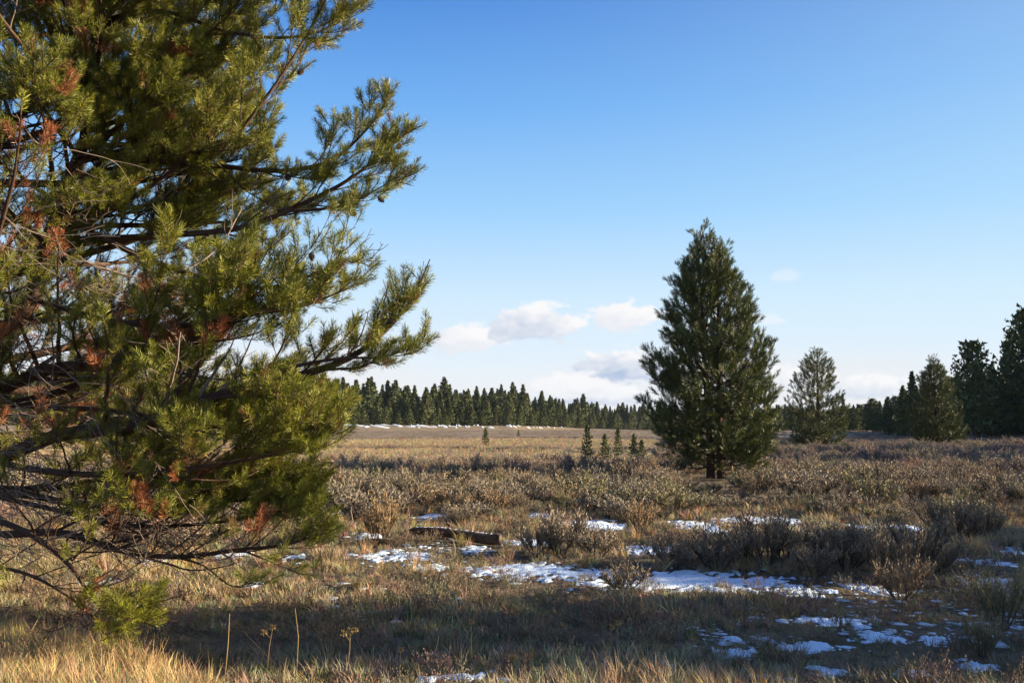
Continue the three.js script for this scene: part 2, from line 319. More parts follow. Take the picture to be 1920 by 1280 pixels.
// ---------------------------------------------------------------- the big pine on the left
const toPhoto = (p) => { const y = p.y - EYE, f = Math.cos(PITCH) * -p.z + Math.sin(PITCH) * y, v = Math.cos(PITCH) * y - Math.sin(PITCH) * -p.z; return [960 + p.x / f * FPX, 640 - v / f * FPX]; };
{
  const r = rng(101), base = onGround(-150, 8.7);
  const t = thing('pine_tree', 'large spreading pine filling the left, with rusty dead needle clusters and bare inner twigs', 'pine tree', base);
  const L = (p) => p.clone().sub(base);
  const trunk = new MB();
  const main = [[-150, 1165, 8.7], [-158, 900, 8.72], [-172, 640, 8.8], [-160, 300, 8.8], [-130, -100, 8.8], [-110, -500, 8.8], [-95, -900, 8.8], [-85, -1250, 8.8]].map(([x, y, d]) => L(at(x, y, d)));
  main[0].y = -0.15;
  trunk.tube(main, [0.25, 0.21, 0.19, 0.165, 0.13, 0.09, 0.05, 0.015], 12);
  trunk.mesh('trunk', M.barkRed, t);
  const co = [[-152, 790, 8.7], [-70, 712, 8.6], [0, 648, 8.5], [62, 560, 8.4], [92, 450, 8.35], [128, 345, 8.3], [158, 265, 8.25], [165, 170, 8.2], [182, 40, 8.1], [215, -150, 8.0], [240, -380, 8.0]].map(([x, y, d]) => L(at(x, y, d)));
  const cob = new MB(); cob.tube(co, [0.10, 0.092, 0.085, 0.075, 0.068, 0.06, 0.046, 0.036, 0.03, 0.02, 0.01], 9); cob.mesh('branch', M.bark, t);
  const shoots = [], deadB = new MB();
  const o = { r, side: 0.13, twig: 0.066, shoot: 0.044, bareWood: 0.3, sideLen: 0.42, step: 0.07, up: 0.16, minR: 0.0032, dead: 0.35, scale: 1, sides: 7 };
  // keep the wooded but needle-poor heart of the crown near the trunk open
  const low = [[165, 1128, 36, 22], [240, 1152, 44, 26], [212, 1188, 36, 18], [268, 1122, 26, 16], [72, 1062, 24, 24], [590, 1000, 62, 26], [545, 1062, 70, 24], [480, 1098, 44, 16], [8, 1080, 22, 24], [170, 985, 50, 30], [300, 1180, 34, 14], [440, 1000, 60, 18], [470, 985, 60, 18], [130, 1040, 14, 12]];
  o.keep = (p, rr) => {
    const q = toPhoto(p.clone().add(base)), [x, y] = q;
    const open = Math.exp(-(((x - 60) / 170) ** 2) - (((y - 640) / 250) ** 2)) + 0.75 * Math.exp(-(((x - 20) / 110) ** 2) - (((y - 330) / 80) ** 2)) + Math.exp(-(((x - 60) / 200) ** 2) - (((y - 960) / 110) ** 2));
    if (x > 560 && y < 800) { // pockets of sky between the outer boughs
      const gap = [[740, 480, 95, 62], [700, 100, 60, 60], [600, 430, 44, 24], [640, 590, 56, 30], [690, 570, 40, 40], [730, 420, 60, 40]].reduce((q, [a, b2, w, h]) => q + 1.15 * Math.exp(-(((x - a) / w) ** 2) - (((y - b2) / h) ** 2)), 0);
      if (rr() < gap) return false;
    }
    if (y > 975 && p.z + base.z > -8.4 && rr() < 0.4) return false;
    if (y > 975 && p.z + base.z > -8.4 && !low.some(([a, b2, w, h]) => ((x - a) / w) ** 2 + ((y - b2) / h) ** 2 < 1)) return false;
    const edge = curve([[-400, 640], [0, 690], [90, 690], [150, 640], [170, 740], [250, 780], [340, 770], [420, 690], [450, 660], [520, 800], [640, 800], [700, 740], [740, 670], [850, 625], [940, 600], [1000, 625], [1060, 600], [1100, 560], [1130, 330], [1200, 260], [1230, 200]], y);
    if (x > edge + 12 * (rr() - 0.5)) return false;
    return rr() > open * (p.z + base.z < -9 ? 0.05 : y > 500 ? 0.78 : 0.9);
  };
  const grow = (pts, rad, extra) => { const b = new MB(); dress(pts, rad, { ...o, ...extra }, b, shoots, deadB); b.mesh('branch', M.bark, t); };
  const smooth = (list) => new THREE.CatmullRomCurve3(list.map(([x, y, d]) => L(at(x, y, d)))).getPoints(26);
  // the boughs that show
  const boughs = [
    [[[-150, 770, 8.7], [0, 728, 8.0], [100, 690, 7.6], [200, 685, 7.3], [330, 655, 7.1], [430, 590, 7.0], [520, 520, 6.9]], 0.062],
    [[[-150, 890, 8.7], [0, 858, 7.7], [110, 815, 7.3], [240, 800, 7.0], [335, 768, 6.9], [430, 735, 6.9], [560, 705, 7.0], [660, 668, 7.1], [720, 622, 7.2], [772, 560, 7.3], [806, 486, 7.35]], 0.06],
    [[[-150, 1010, 8.7], [0, 1003, 7.6], [120, 1000, 7.3], [220, 1030, 7.1], [330, 1044, 7.0], [450, 1030, 7.0], [550, 1018, 7.0], [622, 985, 7.05]], 0.036],
    [[[-150, 985, 8.7], [0, 978, 7.1], [70, 1010, 6.8], [130, 1060, 6.6], [175, 1120, 6.4], [230, 1150, 6.3], [300, 1178, 6.25]], 0.026],
    [[[-150, 930, 8.7], [0, 924, 8.1], [70, 931, 8.0], [160, 948, 7.9], [300, 940, 7.8], [480, 935, 7.6], [600, 900, 7.6]], 0.04],
    [[[92, 450, 8.35], [180, 448, 8.2], [330, 440, 8.0], [460, 425, 7.9], [560, 385, 7.9], [640, 345, 7.9], [690, 310, 7.9], [735, 272, 7.95], [782, 236, 8]], 0.042],
    [[[150, 290, 8.25], [260, 300, 8.1], [400, 310, 8], [530, 320, 8], [620, 300, 8.05], [680, 250, 8.1], [718, 200, 8.1], [726, 160, 8.1]], 0.036],
    [[[520, 395, 7.9], [600, 392, 7.9], [660, 380, 7.9], [715, 350, 7.9], [772, 328, 7.9]], 0.02],
    [[[430, 735, 6.9], [540, 690, 6.8], [640, 672, 6.8], [720, 668, 6.9], [795, 645, 7.0]], 0.022],
    [[[160, 240, 8.25], [260, 262, 8.0], [330, 285, 7.9], [420, 270, 7.8], [500, 180, 7.7], [560, 90, 7.7], [600, 20, 7.7], [640, -60, 7.7]], 0.034],
    [[[182, 40, 8.1], [300, 20, 7.9], [430, 60, 7.8], [540, 70, 7.8], [620, 50, 7.9], [680, 10, 7.9]], 0.03],
    [[[110, 400, 8.3], [240, 470, 7.6], [380, 520, 7.2], [500, 540, 7.1], [600, 510, 7.2], [660, 490, 7.3], [696, 500, 7.4]], 0.034],
    [[[60, 560, 8.4], [200, 600, 7.5], [340, 610, 7.0], [460, 590, 6.9], [580, 570, 7.0], [690, 520, 7.2]], 0.034],
    [[[-150, 820, 8.7], [60, 880, 7.2], [200, 890, 6.9], [340, 880, 6.8], [470, 860, 6.8], [570, 840, 6.9], [620, 810, 7.0]], 0.036],
    [[[-150, 700, 8.8], [60, 760, 7.9], [220, 770, 7.6], [380, 800, 7.4], [520, 790, 7.4], [640, 760, 7.4]], 0.04],
    [[[-150, 900, 8.7], [80, 950, 7.8], [240, 985, 7.6], [400, 980, 7.5], [520, 960, 7.5], [600, 940, 7.5]], 0.03],
    [[[-150, 1040, 8.7], [-20, 1060, 6.9], [60, 1080, 6.6], [130, 1120, 6.5], [190, 1170, 6.4], [225, 1195, 6.4]], 0.02],
    [[[330, 1044, 7.0], [380, 1060, 6.9], [440, 1100, 6.8], [500, 1090, 6.8]], 0.012],
    [[[450, 1030, 7.0], [500, 1050, 6.9], [560, 1075, 6.85]], 0.011],
    [[[182, 40, 8.1], [250, -10, 7.8], [350, -40, 7.6], [480, -60, 7.6], [590, -120, 7.6]], 0.03],
    [[[-130, -100, 8.8], [60, -80, 8.9], [250, -90, 9], [430, -100, 9], [580, -150, 9]], 0.04],
  ];
  boughs.forEach(([pts, rad], k) => grow(smooth(pts), k > 4 ? rad * 0.8 : rad, { bareWood: 0.26, sideLen: k === 1 || k === 5 || k === 6 ? 0.2 : 0.34, dead: 0.22, side: k < 9 ? 0.13 : 0.15 }));
  // and the rest, all round the trunk
  const H = 10.6, mainCurve = new THREE.CatmullRomCurve3(main);
  for (let k = 0; k < 96; k++) {
    const h = 0.13 + 0.79 * Math.pow((k + r()) / 96, 0.95), az = k * 2.399 + 0.5 * (r() - 0.5), start = mainCurve.getPoint(h);
    const len = curve([[0, 3.0], [0.2, 3.7], [0.45, 3.5], [0.7, 2.3], [1, 0.4]], h) * (0.8 + 0.3 * r());
    const el = lerp(-0.02, 0.75, h) + 0.1 * (r() - 0.5);
    const dir = V(Math.cos(az) * Math.cos(el), Math.sin(el), Math.sin(az) * Math.cos(el));
    grow(bend(start, dir, len, 0.16, r, 0.07, 0.13), 0.012 * len + 0.008, {});
  }
  for (let k = 0; k < 48; k++) { // limbs of the second leader, mostly towards the light
    const tt = 0.35 + 0.62 * (k + r()) / 48, start = pointOn(co, tt), az = -0.9 + 2.7 * ((k * 0.618) % 1) + 0.3 * (r() - 0.5);
    const len = lerp(2.6, 1.2, tt) * (0.75 + 0.4 * r()), el = lerp(-0.05, 0.5, tt);
    grow(bend(start, V(Math.cos(az) * Math.cos(el), Math.sin(el), Math.sin(az) * Math.cos(el)), len, 0.14, r, 0.06, 0.16), 0.011 * len + 0.006, { bareWood: 0.28 });
  }
  // bare dead twigs inside the crown
  for (let k = 0; k < 760; k++) {
    const x = -60 + 420 * Math.pow(r(), 1.3), y = (x < 170 ? 250 : 450) + (x < 170 ? 790 : 590) * Math.pow(r(), 0.8), p = L(at(x, y, 6.7 + 1.8 * r()));
    const d = V(0.3 + r(), -0.9 + 1.1 * r(), 1.2 * (r() - 0.5)).normalize(), l = 0.15 + 0.45 * r(), pts = bend(p, d, l, 0.07, r, 0.05, 0.4);
    deadB.tube(pts, pts.map((_, j) => 0.0036 * (1 - 0.6 * j / pts.length)), 3, false);
    if (r() < 0.6) { const q = bend(pointOn(pts, 0.5), d.clone().add(V(r() - 0.5, r() - 0.5, r() - 0.5)), l * 0.5, 0.06, r, 0.05, 0.4); deadB.tube(q, q.map(() => 0.0028), 3, false); }
  }
  tag(deadB.mesh('dead_twigs', M.deadTwig, t), 'pale bare dead twigs inside the crown', null, null, 'stuff');
  const geos = [1, 2, 3, 4].map((k) => shootGeo(k, 0.115, 84, 0.058, 0.0032, 50));
  const rust = [[80, 262, 34, 26], [92, 468, 30, 22], [232, 598, 24, 22], [312, 645, 34, 26], [360, 640, 30, 16], [356, 886, 40, 18], [208, 985, 26, 28], [290, 985, 20, 24], [478, 995, 18, 26], [262, 936, 22, 20], [400, 632, 26, 18], [150, 905, 14, 14], [40, 340, 30, 24], [20, 270, 26, 30], [150, 780, 40, 24], [540, 345, 14, 12], [270, 545, 30, 14], [395, 860, 14, 12], [60, 420, 22, 18], [120, 545, 24, 14], [15, 470, 20, 24], [180, 690, 22, 12], [245, 760, 18, 10], [90, 800, 26, 16], [330, 560, 16, 10]];
  const twigs = [], live = [];
  for (const s of shoots) {
    const [x, y] = toPhoto(s.p.clone().add(base)); s.rust = r() < 0.85 && (rust.some(([a, b2, w, h]) => ((x - a) / w) ** 2 + ((y - b2) / h) ** 2 < 1) || x < 340 && PN.noise(s.p.x * 2.6, s.p.y * 2.6, s.p.z * 2.6) > 0.46 - 0.1 * smoothstep(240 - x, 0, 200));
    twigs.push({ m: along(s.p, s.d, 0, s.s) });
  }
  const stem = new MB(); stem.tube([V(0, -0.01, 0), V(0, 0.05, 0), V(0, 0.115, 0)], [0.0032, 0.0028, 0.0018], 3, false);
  tag(instanced('twigs', stem.geo(), M.twig, twigs, t), null, null, null, 'stuff');
  needlesOf(shoots.filter((s) => !s.rust), geos, (s, rr) => { const k = rr(); return rr() < 0.035 ? [0.20, 0.115, 0.03] : [lerp(0.13, 0.235, k), lerp(0.155, 0.235, k), lerp(0.012, 0.018, k)]; }, r, t, 0.8);
  const red = shoots.filter((s) => s.rust), before = t.children.length;
  needlesOf(red, geos.slice(0, 2), () => [0.30, 0.10, 0.035], r, t, 0.8);
  t.children.slice(before).forEach((c) => { c.name = 'dead_needles'; c.userData.label = 'rusty orange dead needle clusters'; });
  // cones
  const cg = new MB();
  for (let k = 0; k < 40; k++) { const u = k / 40, a = k * 2.399, rr = 0.02 * Math.sin(Math.PI * (0.12 + 0.85 * u)), c = V(Math.cos(a) * rr, u * 0.055, Math.sin(a) * rr), out = V(Math.cos(a), 0.5, Math.sin(a)).multiplyScalar(0.007), sd = V(-Math.sin(a), 0, Math.cos(a)).multiplyScalar(0.006); cg.tri(c.clone().sub(sd), c.clone().add(sd), c.clone().add(out)); cg.tri(c.clone().sub(sd).sub(V(0, 0.006, 0)), c.clone().add(out), c.clone().add(sd).sub(V(0, 0.006, 0))); }
  cg.tube([V(0, 0, 0), V(0, 0.012, 0), V(0, 0.03, 0), V(0, 0.055, 0)], [0.006, 0.018, 0.017, 0.003], 8);
  const coneGeo = cg.geo(), near = [[715, 402], [540, 340], [610, 300], [660, 395], [700, 300], [755, 285], [690, 335], [500, 290], [450, 520], [580, 480], [300, 700], [610, 150], [520, 250], [735, 600]];
  for (const [x, y] of near) {
    let best = null, bd = 1e9; for (const s of shoots) { const [a, b2] = toPhoto(s.p.clone().add(base)), d = (a - x) ** 2 + (b2 - y) ** 2; if (d < bd) { bd = d; best = s; } }
    const m = shade(new THREE.Mesh(coneGeo, M.cone)); m.name = 'pine_cone'; m.position.copy(best.p); m.quaternion.setFromUnitVectors(UPV, V(r() - 0.5, -0.4 + 0.4 * r(), r() - 0.5).normalize()); m.scale.setScalar(1.1); t.add(m);
  }
  console.log('big pine shoots', shoots.length);
}

// ---------------------------------------------------------------- free-standing pines of the field
const midGeos = [11, 12, 13].map((k) => shootGeo(k, 0.26, 40, 0.13, 0.013, 36));
function fieldPine(label, base, seed, leaders, H, profile, o2) {
  const r = rng(seed), t = thing('pine_tree', label, 'pine tree', base), wood = new MB(), dead = new MB(), shoots = [];
  const trunkB = new MB();
  leaders.forEach(([bx, bz, tx, tz, h, share], li) => {
    const path = [0, 0.15, 0.35, 0.6, 0.82, 1].map((k) => V(lerp(bx, tx, Math.pow(k, 1.1)) + 0.05 * (r() - 0.5), k * h - (k ? 0 : 0.1), lerp(bz, tz, k) + 0.05 * (r() - 0.5)));
    trunkB.tube(path, [1.15, 1, 0.82, 0.55, 0.3, 0.06].map((k) => k * o2.trunk * (li ? 0.85 : 1)), 8);
    const n = Math.round(o2.limbs * share);
    for (let k = 0; k < n; k++) {
      const u = o2.low + (0.985 - o2.low) * (k + 0.6 * r()) / n, az = k * 2.399 + r() * 0.7 + li, start = pointOn(path, u), y = start.y / H;
      const wish = curve(profile, y), wave = 1 + 0.2 * (1 - smoothstep(y, 0.65, 0.85)) * nz(az * 0.9 + li * 4, y * 7, seed), side = Math.cos(az) > 0 ? wish[1] - start.x : wish[0] + start.x, rad = lerp((wish[0] + wish[1]) / 2, side, Math.abs(Math.cos(az)));
      const len = Math.max(0.12, rad * wave * (0.74 + 0.26 * r() + (r() < 0.16 ? 0.09 : 0))), el = lerp(o2.el[0], o2.el[1], y);
      const limb = bend(start, V(Math.cos(az) * Math.cos(el), Math.sin(el), Math.sin(az) * Math.cos(el)), len, 0.22, r, o2.up, 0.16);
      dress(limb, 0.011 * len + 0.01, { r, side: o2.side, twig: o2.twig || 0.3, shoot: o2.shoot * curve(o2.thin || [[0, 1]], y), bareWood: 0.22, sideLen: 0.36, step: 0.16, up: 0.22, minR: 0.006, tuft: 0.5, dead: o2.dead, scale: 2.1, sides: 5 }, wood, shoots, dead);
    }
    for (let k = 0; k < 10; k++) shoots.push({ p: pointOn(path, 0.9 + 0.1 * k / 9), d: V(r() - 0.5, 1.2, r() - 0.5).normalize(), s: 1 });
  });
  for (const s of shoots) s.s *= lerp(1, 0.6, smoothstep(s.p.y / H, 0.82, 0.97));
  trunkB.mesh('trunk', M.bark, t); wood.mesh('branches', M.bark, t);
  if (dead.i.length) tag(dead.mesh('dead_twigs', M.deadTwig, t), null, null, null, 'stuff');
  needlesOf(shoots, midGeos, (s, rr) => { const k = rr(); return [lerp(0.06, 0.125, k), lerp(0.085, 0.14, k), lerp(0.032, 0.026, k)]; }, r, t, o2.size || 1);
  console.log(label, shoots.length);
  return t;
}
fieldPine('tall broad cone-shaped pine with two trunks standing alone in the sagebrush', onGround(1338, 29), 7, [[-0.12, 0, -0.42, 0, 7.1, 0.5], [0.12, 0.1, 0.16, 0.1, 6.8, 0.5]], 7.0,
  [[0, [1.4, 1.5]], [0.1, [1.9, 1.9]], [0.17, [2.35, 2.3]], [0.26, [2.35, 2.3]], [0.42, [2.05, 1.95]], [0.6, [1.7, 1.45]], [0.72, [1.5, 1.05]], [0.8, [1.15, 0.75]], [0.88, [0.65, 0.48]], [0.95, [0.3, 0.26]], [1, [0.12, 0.12]]],
  { trunk: 0.115, limbs: 158, low: 0.055, el: [-0.07, 1.05], up: 0.24, side: 0.27, shoot: 0.135, dead: 0.05, thin: [[0, 0.8], [0.3, 0.9], [0.5, 1.25], [0.8, 1], [1, 0.8]] });
fieldPine('thin-topped pine with a dense dark skirt right of the tall pine', onGround(1532, 57), 17, [[0, 0, 0.0, 0, 5.75, 1]], 5.8,
  [[0, [1.3, 1.4]], [0.15, [1.65, 1.6]], [0.35, [1.8, 1.65]], [0.55, [1.75, 1.5]], [0.75, [1.2, 0.9]], [0.88, [0.55, 0.5]], [1, [0.2, 0.2]]],
  { trunk: 0.14, limbs: 112, low: 0.02, el: [-0.2, 0.7], up: 0.22, side: 0.3, shoot: 0.15, dead: 0.08, size: 0.88, thin: [[0, 0.6], [0.36, 0.7], [0.48, 2.8], [1, 2.3]] });
fieldPine('green pine with a spindly bare tip in front of the right-hand wood', onGround(1752, 62), 27, [[0, 0, -0.1, 0, 5.5, 1]], 5.5,
  [[0, [1.3, 1.2]], [0.15, [1.65, 1.75]], [0.35, [1.5, 1.6]], [0.6, [1.1, 1.05]], [0.78, [0.7, 0.6]], [0.88, [0.3, 0.25]], [1, [0.1, 0.1]]],
  { trunk: 0.14, limbs: 130, low: 0.03, el: [-0.15, 0.7], up: 0.2, side: 0.26, shoot: 0.14, dead: 0.1, thin: [[0, 0.9], [0.7, 1], [0.85, 2.6], [1, 3]] });
// pines outside the picture on the right, whose shadows fall across the foreground
[[25, 8.7, 8.2, 2.0], [26, 11.6, 6.6, 1.9], [23, 7.7, 6.6, 1.5], [24, 14.0, 5.8, 1.6]].forEach(([x, d, h, w], k) =>
  fieldPine(['pine beyond the right edge nearest the viewer, shading the foreground', 'tallest pine beyond the right edge, shading the foreground', 'short pine beyond the right edge, shading the near sagebrush', 'rear pine beyond the right edge, shading the foreground'][k], V(x, hgt(x, -d), -d), 60 + k, [[0, 0, 0.1, 0, h, 1]], h,
    [[0, [w * 0.8, w * 0.8]], [0.25, [w, w]], [0.6, [w * 0.85, w * 0.85]], [0.85, [w * 0.6, w * 0.6]], [1, [0.2, 0.2]]],
    { trunk: 0.16, limbs: 100, low: 0.06, el: [-0.1, 0.8], up: 0.15, side: 0.33, shoot: 0.19, dead: 0.05, size: 1.2 }));

// ---------------------------------------------------------------- woods: far conifers, a few kinds cloned
function farTree(seed, kind) { // unit height
  const r = rng(seed), c = new MB(), w = { spire: 0.19, full: 0.26, round: 0.28, young: 0.34 }[kind], low = { spire: 0.1, full: 0.06, round: 0.12, young: 0.02 }[kind];
  const tiers = kind === 'young' ? 12 : 24;
  for (let k = 0; k < tiers; k++) {
    const u = k / (tiers - 1), y0 = lerp(low, 0.97, Math.pow(u, 0.92)), shape = kind === 'round' ? Math.pow(1 - u, 0.5) * (0.55 + 0.45 * Math.min(1, u * 4)) : Math.pow(1 - u, kind === 'young' ? 0.85 : 1.05) * (0.75 + 0.25 * Math.min(1, u * 5));
    const n = Math.max(4, Math.round((kind === 'young' ? 8 : 11) * (0.5 + shape)));
    for (let j = 0; j < n; j++) {
      const a = j / n * 6.283 + k * 1.3 + r() * 0.7, R = w * shape * (0.6 + 0.6 * r()) + 0.012, dir = V(Math.cos(a), lerp(-0.25, 0.6, u) + 0.3 * (r() - 0.5), Math.sin(a)), o = V(0, y0 + 0.02 * (r() - 0.5), 0);
      const m = 8, sd = V(-Math.sin(a), 0, Math.cos(a)), g = 0.75 + 0.5 * r();
      for (let q = 0; q < m; q++) {
        const t = 0.25 + 0.75 * (q + r()) / m, p = o.clone().addScaledVector(dir, R * t).add(V(0, 0.25 * R * t * t, 0)).addScaledVector(sd, (r() - 0.5) * R * 0.55 * (1.2 - t)), s = (0.015 + 0.021 * r()) * (kind === 'young' ? 1.7 : 1);
        const v1 = V(r() - 0.5, r() - 0.1, r() - 0.5).normalize().multiplyScalar(s), v2 = V(r() - 0.5, (r() - 0.5) * 0.7, r() - 0.5).normalize().multiplyScalar(s * 0.75), k2 = r();
        const col = [lerp(0.045, 0.115, k2) * g, lerp(0.068, 0.12, k2) * g, lerp(0.034, 0.026, k2) * g];
        c.tri(p.clone().sub(v2), p.clone().add(v2), p.clone().add(v1.multiplyScalar(1.5)), col);
      }
    }
  }
  const t = new MB(); t.tube([V(0, -0.02, 0), V(0, 0.3, 0), V(0, 0.7, 0), V(0, 0.99, 0)], [0.016, 0.012, 0.007, 0.002], 6, false);
  return { crown: c.geo(), trunk: t.geo() };
}
const FAR = [farTree(1, 'spire'), farTree(2, 'spire'), farTree(3, 'full'), farTree(4, 'full'), farTree(5, 'round'), farTree(6, 'full')], YOUNG = [farTree(8, 'young'), farTree(9, 'young')];
function conifer(name, kind, pos, h, wide, turn, label, group) {
  const g = thing(name, label, name === 'sapling' ? 'sapling' : 'conifer', pos, turn, group);
  for (const [n, geo, mat] of [['trunk', kind.trunk, M.bark], ['crown', kind.crown, M.farCrown]]) { const m = shade(new THREE.Mesh(geo, mat)); m.name = n; m.scale.set(h * wide, h, h * wide); g.add(m); }
  return g;
}
{
  const r = rng(300);
  // left wood: its front rows as trees, the depth behind as one mass
  const topH = (px) => curve([[-100, 12], [600, 11], [700, 11.2], [760, 9.8], [830, 11], [900, 10.5], [960, 12], [1010, 11], [1060, 10.4], [1120, 9.8], [1250, 10]], px);
  for (let k = 0; k < 236; k++) {
    const px = -60 + 1320 * (k + 0.8 * r()) / 236, az = Math.atan((px - 960) / FPX) / DEG, row = k % 4, d = bankAt(az) + 3 + row * 6 + 7 * r();
    const h = topH(px) * [0.46, 0.74, 0.95, 1.06][row] * (0.55 + 0.5 * r() + (r() < 0.15 ? 0.25 : 0)) * (1 + 0.22 * nz(px * 0.02, 4.4));
    const zone = px < 620 ? 'far wood behind the big left pine' : px < 900 ? 'tall left half of the far treeline' : 'lower right half of the far treeline';
    conifer('conifer', FAR[[0, 1, 2, 3, 5][Math.floor(r() * 5)]], onGround(px, d), h, (row < 1 ? 1.5 : 1.15) + 0.6 * r(), r() * 6.28, `${row < 1 ? 'short front-edge' : row < 2 ? 'middle-row' : 'tall back-row'} conifer in the ${zone}`, `conifers of the far treeline, ${zone}, ${row < 1 ? 'front edge' : row < 2 ? 'middle' : 'back'}`);
  }
  const mass = [[], [], []];
  for (let k = 0; k < 1900; k++) { const px = -500 + 2700 * r(), az = Math.atan((px - 960) / FPX) / DEG, d = (px > 1300 ? 260 : bankAt(az) + 20) + 110 * r(), h = (px > 1250 ? 7 : topH(px) * 0.98) * (0.7 + 0.4 * r()), p = onGround(px, d); mass[k % 3].push({ m: place(p, r() * 6.28, h * (0.9 + 0.3 * r()), h) }); }
  const wood = new THREE.Group(); wood.name = 'woodland'; scene.add(wood); tag(wood, 'dense dark conifer wood reading as one mass behind the treeline', 'woodland', null, 'stuff');
  mass.forEach((l, k) => tag(instanced('crowns', FAR[[0, 2, 5][k]].crown, M.farCrown, l, wood), null, null, null, 'stuff'));
  // right wood
  const named = [[1708, 104, 7.0, 1.0, 0, 'slim twin-topped conifer left of the spindly-tipped pine'], [1690, 108, 5.6, 1.2, 2, 'low conifer at the left end of the right-hand wood'], [1662, 128, 5, 1.2, 3, 'small conifer stepping down at the left end of the right-hand wood'], [1824, 98, 9.6, 1.05, 4, 'round-topped tall conifer right of the spindly-tipped pine'], [1862, 100, 7.0, 1.2, 3, 'bushy conifer between the round-topped tree and the right edge'],
    [1893, 104, 11.2, 0.95, 2, 'tall conifer second from the right edge of the picture'], [1928, 100, 13.2, 1.0, 4, 'tallest conifer, cut by the right edge of the picture'], [1793, 112, 7.2, 1.0, 5, 'narrow conifer behind the spindly-tipped pine'], [1745, 116, 6.2, 1.2, 3, 'low conifer hidden mostly by the spindly-tipped pine'], [1965, 98, 12, 1.1, 5, 'broad conifer just beyond the right edge'], [1578, 170, 6.6, 0.7, 0, 'thin sparse spire between the skirted pine and the right-hand wood']];
  for (const [px, d, h, w, k, label] of named) conifer('conifer', FAR[k], onGround(px, d), h, w, r() * 6.28, label);
  for (let k = 0; k < 62; k++) {
    const px = 1585 + 420 * (k + r()) / 62, d = 118 + 70 * r() + (px < 1690 ? 40 : 0), h = curve([[1580, 5.2], [1640, 6.2], [1700, 6.8], [1800, 8], [1900, 10], [2000, 12]], px) * (0.75 + 0.35 * r());
    conifer('conifer', FAR[Math.floor(r() * 6)], onGround(px, d), h, 1 + 0.4 * r(), r() * 6.28, 'shaded conifer packed inside the dark right-hand wood', 'conifers inside the right-hand wood');
  }
  const hi = []; for (let k = 0; k < 620; k++) { const d = 84 + 110 * r(), x = 0.575 * d + 3 + 60 * r(); hi.push({ m: place(V(x, hgt(x, -d), -d), r() * 6.28, 9 + 5 * r()) }); }
  for (const [x, d, h] of [[33, 37, 8], [37, 39.5, 9], [40, 47, 9], [46, 49, 10], [52, 69, 10], [58, 74, 11]]) hi.push({ m: place(V(x, hgt(x, -d), -d), x, h * 1.2, h) });
  tag(instanced('woodland', FAR[3].crown, M.farCrown, hi, scene), 'wood continuing beyond the right edge', 'woodland', null, 'stuff');
  // saplings in the field
  for (const [px, d, h, w, k, label] of [[1100, 41, 1.58, 0.66, 0, 'tallest thin sapling, leftmost of the group left of the tall pine'], [1133, 41, 1.2, 0.85, 1, 'dark bushy sapling second from the left of the group beside the tall pine'], [1157, 48, 1.45, 0.66, 0, 'thin pointed sapling third from the left of the group beside the tall pine'], [1187, 42, 1.2, 0.8, 1, 'squat sapling fourth from the left of the group beside the tall pine'], [1201, 42, 0.95, 1.0, 0, 'low round sapling nearest the tall pine'], [911, 76, 1.25, 1.0, 1, 'small round lone sapling on the far grass strip'], [972, 120, 0.8, 1, 0, 'tiny distant sapling in the grey far field']])
    conifer('sapling', YOUNG[k], onGround(px, d), h, w, px, label);
}

// ---------------------------------------------------------------- snow
const snowSpots = []; // for the grass to thin out: [x, z, rx, rz]
function snowField(px, py, rx, ry, seed, thick, cover) { // one heap of old snow lying on the ground, ragged at its edge
  const c = ground(px, py), x0 = ground(px - rx, py).x, x1 = ground(px + rx, py).x, za = ground(px, py - ry).z, zb = ground(px, Math.min(py + ry, 1400)).z;
  const ax = (x1 - x0) / 2, az = Math.max(0.06, (zb - za) / 2), cz = (za + zb) / 2, cell = clamp(ax / 26, 0.018, 0.07), nx = Math.ceil(ax * 1.25 / cell), nzn = Math.ceil(az * 1.25 / cell);
  const b = new MB(), id = new Map();
  const mask = (x, z) => { const u = x / ax, v = z / az; return cover - Math.sqrt(u * u + v * v) + 0.8 * fbm((x + c.x) * 1.5, (z + cz) * 1.9, 3, seed * 0.17) + 1.0 * fbm((x + c.x) * 6.2, (z + cz) * 5, 3, seed * 0.31) + 1.0 * fbm((x + c.x) * 19, (z + cz) * 11, 3, seed * 0.7); };
  const vtx = (i, j) => { const key = i * 10007 + j; if (!id.has(key)) { const x = i * cell, z = j * cell, m = mask(x, z), X = c.x + x, Z = cz + z; id.set(key, b.vert(V(X, hgt(X, Z) - 0.012 + (thick + 0.016) * Math.sqrt(smoothstep(m, 0, 0.5)) * (0.9 + 0.9 * fbm(X * 9, Z * 9, 3, 2.1)), Z), null, X, Z)); } return id.get(key); };
  for (let i = -nx; i < nx; i++) for (let j = -nzn; j < nzn; j++) {
    if (Math.max(mask(i * cell, j * cell), mask((i + 1) * cell, j * cell), mask(i * cell, (j + 1) * cell), mask((i + 1) * cell, (j + 1) * cell)) <= 0) continue;
    const a = vtx(i, j), b2 = vtx(i + 1, j), c2 = vtx(i, j + 1), d2 = vtx(i + 1, j + 1); b.i.push(a, c2, b2, b2, c2, d2);
  }
  if (b.i.length) snowSpots.push([c.x, cz, ax, az, mask]);
  return b;
}
